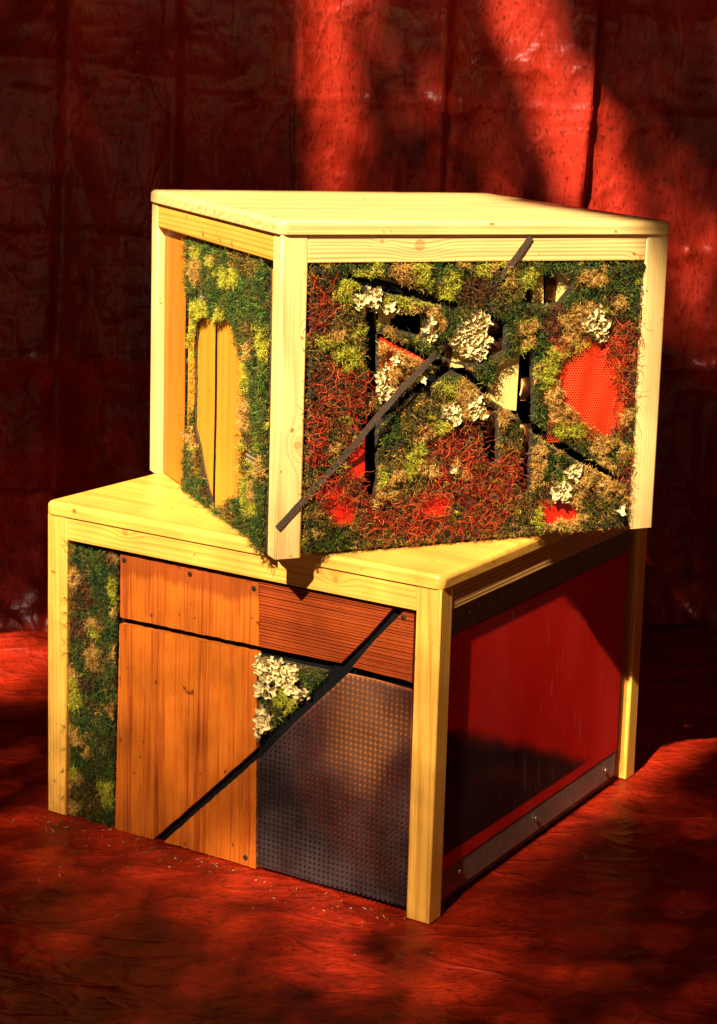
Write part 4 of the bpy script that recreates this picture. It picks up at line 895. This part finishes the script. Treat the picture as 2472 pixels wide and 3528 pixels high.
# --- left side of the upper table: boards, moss, bits of perforated strip
SI = .012
def L2c(x, y): return L2(x, y, SI)
def l2p(L, ins=SI): return [L2(x, y, ins) for x, y in L]
ya = D2 - LD - .0004; zlt = H2 - RL2 - .0006
M_GOLD = wood('golden_board', 2, GOLD_L, GOLD_D, 14, ring=170, contrast=.5, streak=.7, stretch=35, rough=.5, pores=.5)
M_GOLD2 = wood('pale_golden_board', 2, (.74, .30, .022), (.44, .13, .008), 17, ring=240, contrast=.35, streak=.7, stretch=40, rough=.5)
yb1 = L2(641, 1200, SI)[0]; yb2 = L2(647, 1200, SI)[0]; yc1 = L2(742, 1350, SI)[0]; yc2 = L2(748, 1350, SI)[0]
zlow = .003
box('side_board', M_GOLD, upt, SI, SI + .010, yb1, ya, zlow, zlt, bev=.001)
prism('side_board', [(yc1 + .002, zlow), (yb2, zlow), (yb2 - .0015, zlt), (yc1, zlt), (yc1 + .0015, .25), (yc1 - .001, .15)], SI + .001, SI + .010, M_GOLD2, upt, axis='x', jag=.0005)
prism('side_board', [(LD + .0005, zlow), (yc2 + .001, zlow), (yc2 - .001, .15), (yc2 + .001, .25), (yc2, zlt), (LD + .0005, zlt)], SI, SI + .010, M_GOLD2, upt, axis='x', jag=.0005)
for A_, B_ in ((yb1, yb2), (yc1, yc2)):
    m_ = (A_ + B_) / 2; hw = abs(A_ - B_) / 2
    L_ = [(m_ - hw + .0010 * math.sin(z * 31), z) for z in np.linspace(zlow, zlt, 14)]; R_ = [(m_ + hw * (1.25 - z) + .0010 * math.sin(z * 31 + .5), z) for z in np.linspace(zlt, zlow, 14)]
    prism('gap_shade_strip', L_ + R_, SI - .0006, SI + .004, M_BLACK, upt, axis='x')  # black strip stands in for the shade between the boards
box('backing_board', M_BLACK, upt, .0235, .026, LD, D2 - LD, .005, H2 - RL2)
mreg = l2p([(654, 822), (940, 902), (938, 1100), (936, 1400), (926, 1905), (905, 1895), (816, 1840), (741, 1765), (680, 1712), (632, 1684), (648, 1612), (654, 1482), (668, 1440), (677, 1352), (675, 1142), (668, 1040), (657, 980)])
mhole = l2p([(700, 1104), (735, 1086), (752, 1108), (766, 1112), (796, 1094), (820, 1130), (836, 1200), (856, 1291), (854, 1333), (846, 1520), (844, 1613), (842, 1712), (790, 1724), (782, 1748), (745, 1752), (730, 1700), (708, 1620), (696, 1540), (678, 1471), (681, 1315), (681, 1200), (690, 1112)])
sm = prism('side_moss', mreg, SI - .0012, SI - .0002, mat_simple('moss_felt', (.07, .045, .01), .9, noise=.3), upt, axis='x', holes=[mhole])
nL = np.array([-1.0, 0, 0]); plL = lambda h, z, o: np.stack([SI - .001 - o, h, z], 1)
spatch = [
 ('olive', (E_, 860, 900, 60, 50)), ('yellow', (E_, 695, 870, 12, 30)), ('tan', (E_, 692, 930, 20, 50)), ('yellow', (E_, 795, 965, 20, 36)), ('yellow', (E_, 828, 960, 12, 30)), ('none', (E_, 706, 1015, 18, 26)), ('none', (E_, 815, 998, 20, 14)), ('none', (E_, 866, 1012, 14, 14)),
 ('yellow', (E_, 704, 1075, 32, 40)), ('yellow', (E_, 775, 1095, 22, 26)), ('yellow', (E_, 795, 1140, 14, 34)), ('yellow', (E_, 682, 1170, 16, 50)), ('yellow', (E_, 676, 1250, 10, 60)), ('brown', (E_, 685, 1300, 10, 70)), ('olive', (E_, 882, 1150, 30, 50)), ('yellow', (E_, 925, 1200, 18, 60)), ('tan', (E_, 872, 1220, 14, 34)),
 ('yellow', (E_, 862, 1310, 16, 50)), ('tan', (E_, 858, 1400, 18, 40)), ('tan', (E_, 862, 1455, 20, 36)), ('brown', (E_, 872, 1510, 10, 20)), ('yellow', (E_, 856, 1545, 14, 20)), ('none', (E_, 882, 1580, 30, 34)), ('tan', (E_, 915, 1620, 10, 26)), ('tan', (E_, 684, 1510, 14, 34)), ('yellow', (E_, 690, 1550, 16, 18)),
 ('olive', (E_, 870, 1630, 22, 40)), ('yellow', (E_, 868, 1680, 18, 50)), ('tan', (E_, 890, 1700, 14, 34)), ('yellow', (E_, 880, 1745, 26, 24)), ('olive', (E_, 700, 1600, 30, 40)), ('olive', (E_, 800, 1760, 40, 30)), ('brown', (E_, 730, 1700, 16, 20)), ('yellow', (E_, 905, 1130, 10, 20)),
]
grow(mreg, spatch, [mhole], L2c, plL, nL, sm, NAMES, seed=90, base='green', mult=1.15, spots=.63, rej=.4)
# embossed strips peeping through the moss
def lattice(L):
    P = l2p(L, SI - .002); prism('lattice_strip', P, SI - .0030, SI - .0016, M_LAT, upt, axis='x')
def latmat():
    m, N, Lk, P = new_mat('embossed_strip'); tc = N.new('ShaderNodeTexCoord'); wv = N.new('ShaderNodeTexWave'); wv.bands_direction = 'Z'; wv.inputs['Scale'].default_value = 50; Lk.new(tc.outputs['Object'], wv.inputs[0])
    ck = N.new('ShaderNodeTexChecker'); ck.inputs['Scale'].default_value = 420; Lk.new(tc.outputs['Object'], ck.inputs[0])
    r = N.new('ShaderNodeValToRGB'); r.color_ramp.elements[0].color = (.10, .05, .03, 1); r.color_ramp.elements[1].color = (.60, .42, .22, 1); r.color_ramp.elements[0].position = .35; r.color_ramp.elements[1].position = .6
    Lk.new(math_n(N, Lk, 'MULTIPLY', wv.outputs['Fac'], math_n(N, Lk, 'ADD', math_n(N, Lk, 'MULTIPLY', ck.outputs['Fac'], .4), .6)), r.inputs[0]); Lk.new(r.outputs[0], P.inputs['Base Color']); P.inputs['Roughness'].default_value = .5
    return m
M_LAT = latmat()
lattice([(685, 980), (735, 990), (735, 1055), (685, 1040)]); lattice([(795, 970), (880, 990), (880, 1040), (795, 1020)]); lattice([(850, 1540), (918, 1560), (918, 1630), (850, 1610)])
# a few loose fibres that stray over the legs
def stray(fn, pts, n, nrm, mk, col, parent):
    R_, D_, = [], []
    for (x, y, dx, dy) in pts:
        a = fn(x, y); b = fn(x + dx, y + dy)
        for _ in range(n):
            R_.append(mk(a[0] + random.gauss(0, .0012), a[1] + random.gauss(0, .0012))); d = np.array(mk(b[0], b[1])) - np.array(mk(*a)); d = d / np.linalg.norm(d) + rs.normal(size=3) * .3 + nrm * .25; D_.append(d)
    k = len(R_); c = np.array(col)[None] * rs.uniform(.6, 1.4, (k, 1))
    tubes('stray_fibres', np.array(R_), np.array(D_), rs.uniform(.006, .016, k), np.full(k, .0008), c, M_MOSS, parent, K=5, curl=.45)
stray(lambda x, y: F2(x, y, 0), [(2198, 1040, 9, 3), (2190, 1170, 9, 6), (2180, 1280, 8, 10), (2176, 1350, 10, 4), (2180, 1400, 12, -2), (2176, 1460, 10, 10), (2170, 1500, 10, 3), (2166, 1560, 10, 12), (2160, 1660, 8, 6), (1060, 1215, -10, 8), (1050, 1440, -8, 10), (1056, 1540, -8, 6)], 3, nU, lambda h, z: (h, -.001, z), (.05, .05, .01), main)
stray(lambda x, y: F1(x, y, 0), [(232, 1872, -8, 2), (230, 1895, -8, 3), (232, 2060, -8, 2), (230, 2110, -6, 3), (228, 2150, -8, 10), (226, 2210, -8, -3), (226, 2250, -9, 6), (224, 2500, -12, 4), (224, 2580, -8, 2), (222, 2650, -8, 0), (222, 2745, -10, -3)], 3, nF, lambda h, z: (h, -.001, z), (.06, .05, .01), mp)
stray(lambda x, y: L2(x, y, 0), [(700, 812, 0, -10), (760, 832, 4, -10), (800, 846, 2, -12), (650, 905, -12, -4), (640, 1430, -10, -2), (700, 1720, -6, 8), (760, 1780, -8, 6), (830, 1845, -8, 8)], 3, nL, lambda h, z: (-.000, h, z), (.05, .06, .01), sm)

# ================================================================== SUN BLOCKER (unseen leaves added behind the camera, placed to shape the sunlight)
e1 = np.cross(SUN_D, np.array([0, 0, 1.0])); e1 /= np.linalg.norm(e1); e2 = np.cross(e1, SUN_D)
if e2[2] < 0: e2 = -e2
if e1[0] < 0: e1 = -e1
def SPt(P): P = np.asarray(P, float); return np.array([P @ e1, P @ e2])
def wall_pt(x, y): return SPt(hit(x, y, BO, BY))
def floor_pt(x, y): return SPt(hit(x, y, np.zeros(3), np.array([0, 0, 1.0])))
OPEN = []     # (centre, ds, dt, strength): gaps left in the added leaves for each wanted sun patch
def gap(c, a, b, v): OPEN.append((c, a, b, v))
for y, v in ((-250, 1.1), (-100, 1.2), (40, 1.8), (160, 1.7), (280, .8), (400, .7), (520, .7), (620, .5)): gap(wall_pt(1128 + .02 * y, y), .023, .06, v)
for y in range(-200, 700, 90): gap(wall_pt(1225, y), .035, .05, .10 + .05 * math.sin(y * .02))
for x, y, r, v in ((1740, -120, .05, .9), (1790, 0, .05, 1.0), (1840, 90, .05, 1.1), (1880, 190, .045, 1.2), (1920, 110, .03, .6), (1905, 290, .045, 1.2), (1940, 390, .04, 1.1), (1890, 440, .03, .5), (1955, 500, .04, 1.1), (1965, 590, .04, 1.0), (2030, 650, .055, 2.2), (2090, 660, .05, 2.0), (2050, 560, .04, 1.5), (2140, 700, .05, .8), (2070, 450, .025, .7)): gap(wall_pt(x, y), r * .62, r * 1.1, v)
for x, y, r, v in ((1350, 450, .07, .06), (1420, 250, .05, .06), (1520, 200, .05, .07), (1560, 500, .07, .08), (1640, 600, .07, .09), (1780, 560, .05, .09), (2240, 620, .08, .16), (2360, 760, .06, .26), (2430, 930, .08, .40), (2350, 1010, .06, .26), (2300, 520, .06, .06)): gap(wall_pt(x, y), r * .85, r * 1.2, v * .75)
for x, y, a, b, v in ((60, 2290, .10, .10, 1.1), (-80, 2300, .12, .10, 1.1), (1000, 3010, .22, .05, .55), (760, 3050, .14, .05, .35), (1150, 3130, .14, .06, .42), (1000, 3150, .40, .14, .14), (200, 2960, .10, .05, .18), (1180, 3330, .14, .04, .28), (2330, 2420, .10, .06, .25), (2180, 2720, .06, .04, .6), (60, 2650, .08, .06, .25), (1900, 3330, .14, .04, .14), (1500, 3400, .12, .04, .18), (2300, 2800, .1, .05, .12), (1900, 3200, .40, .14, .09), (700, 3400, .4, .08, .05)):
    gap(floor_pt(x, y), a, b, v * .75)
def sunlit(s, t):
    T = np.full(s.shape, .008)
    for c, a, b, v in OPEN: T = T + v * np.exp(-(((s - c[0]) / a) ** 2 + ((t - c[1]) / b) ** 2))
    # the wide gap over the two tables, closing gradually towards the lower table's feet
    sm_ = lambda x: np.clip(x, 0, 1) ** 2 * (3 - 2 * np.clip(x, 0, 1))
    top = sorted([tuple(SPt(O2 + X2 * a_ + Y2 * b_ + np.array([0, 0, H2 + T2]))) for a_, b_ in ((0, D2), (W2, D2), (W2, 0))])
    lowr = [SPt(O1 + Y1 * b_ + np.array([0, 0, z_])) for b_, z_ in ((0, 0), (0, H1), (D1, H1), (D1, 0))]
    sL = min(top[0][0], SPt(O1 - X1 * W1)[0]); sR = max(q[0] for q in lowr + [np.array(top[-1])])
    lim_t = np.interp(s, [q[0] for q in top] + [sR], [q[1] for q in top] + [max(q[1] for q in lowr)])
    lim_s = np.interp(t, [lowr[0][1], lowr[3][1], lowr[2][1]], [lowr[0][0], max(lowr[3][0], lowr[0][0]), sR])
    tb = sm_((s - sL + .07) / .04) * sm_((lim_s + .06 - s) / .05) * sm_((lim_t - .004 - .035 * (s > -1.03) - t) / .024)
    tl = SPt(O1)[1]                                     # foot of the near leg
    ramp = .22 + .34 * sm_((t - tl - .02) / .24) + .44 * sm_((t - tl - .20) / .30)
    ramp = ramp * sm_((t - tl + .07) / .10)
    return np.clip(np.maximum(T, tb * ramp), .008, 1)
def build_blocker_tree(label, s0, s1, t0, t1, dist, leaf, stem, limbs, cut):
    tau_max = -math.log(.008)
    fine = lambda s, t: (s > -1.58) & (s < -.62) & (t > 1.42) & (t < 2.25)      # smaller blocker leaves here, to smooth the shade on the lower table
    def scatter(s0, s1, t0, t1, lf, ok):
        N = int((s1 - s0) * (t1 - t0) * tau_max / (lf * lf * .55 * .9))
        s = rs.uniform(s0, s1, N); t = rs.uniform(t0, t1, N); T = sunlit(s, t)
        keep = (rs.uniform(size=N) < (-np.log(T)) / tau_max) & ok(s, t)
        return s[keep], t[keep], np.full(keep.sum(), lf)
    A = scatter(s0, s1, t0, t1, leaf, lambda s, t: ~fine(s, t)); B = scatter(-1.58, -.62, 1.42, 2.25, .009, fine)
    s, t, lf_ = (np.concatenate(q) for q in zip(A, B)); n = len(s)
    depth = -dist + rs.uniform(-.3, .3, n) + .2 * np.sin(s * 2)
    C = s[:, None] * e1 + t[:, None] * e2 + depth[:, None] * SUN_D
    a = rs.normal(size=(n, 3)); a /= np.linalg.norm(a, axis=1, keepdims=True); b = np.cross(a, rs.normal(size=(n, 3))); b /= np.linalg.norm(b, axis=1, keepdims=True); L = (rs.uniform(.8, 1.2, n) * lf_)[:, None]; Wd = L * .55; nn = np.cross(a, b)
    V = np.stack([C - a * L, C + b * Wd + nn * L * .12, C + a * L, C - b * Wd + nn * L * .12], 1).reshape(-1, 3)
    Q = np.arange(n * 4).reshape(-1, 4)
    st = stem[0] * e1 + stem[1] * e2 - dist * SUN_D
    off = np.array([st[0] + stem[2], st[1] + stem[3], 0])
    root = empty('blocker_tree', tuple(off), 0); tag(root, label, 'blocker_tree')
    col = np.array([[.03, .06, .012]]) * rs.uniform(.6, 1.5, (n, 1))
    raw_mesh('blocker_crown', V - off, Q, M_BLOCKER_LEAF, root, np.repeat(col, 4, axis=0))
    def skin_path(pts):
        bm = bmesh.new(); rings = []
        for i, (p, r) in enumerate(pts):
            p = Vector(p); rings.append([bm.verts.new(p + Vector((math.cos(k * math.pi / 5) * r, math.sin(k * math.pi / 5) * r, 0))) for k in range(10)])
        for u, v in zip(rings, rings[1:]):
            for k in range(10): bm.faces.new([u[k], u[(k + 1) % 10], v[(k + 1) % 10], v[k]])
        return bm
    c = st - off
    bm_obj('blocker_trunk', skin_path([((0, 0, -.1), .2), ((c[0] * .1, c[1] * .1, c[2] * .3), .15), ((c[0] * .4, c[1] * .4, c[2] * .7), .12), (tuple(c), .07)]), M_BLOCKER_BARK, root, smooth=True)
    for ds, dt in limbs:
        e = c + ds * e1 + dt * e2; m_ = c * .5 + e * .5 + .1 * e2
        bm_obj('blocker_limb', skin_path([(tuple(c), .05), (tuple(m_), .035), (tuple(e), .012)]), M_BLOCKER_BARK, root, smooth=True)
M_BLOCKER_LEAF = attr_mat('leaf', .6, .3); M_BLOCKER_BARK = mat_simple('blocker_bark', (.10, .07, .05), .9, noise=.4, nscale=20, bump=.6)
build_blocker_tree('unseen leafy blocker added behind the camera to shape the sunlight', -2.9, 1.3, .1, 4.3, 5.0, .021, (-3.0, 2.9, -.6, -.3), ((.9, .5), (.8, 1.2), (.3, 1.4)), lambda s, t: t > -9)
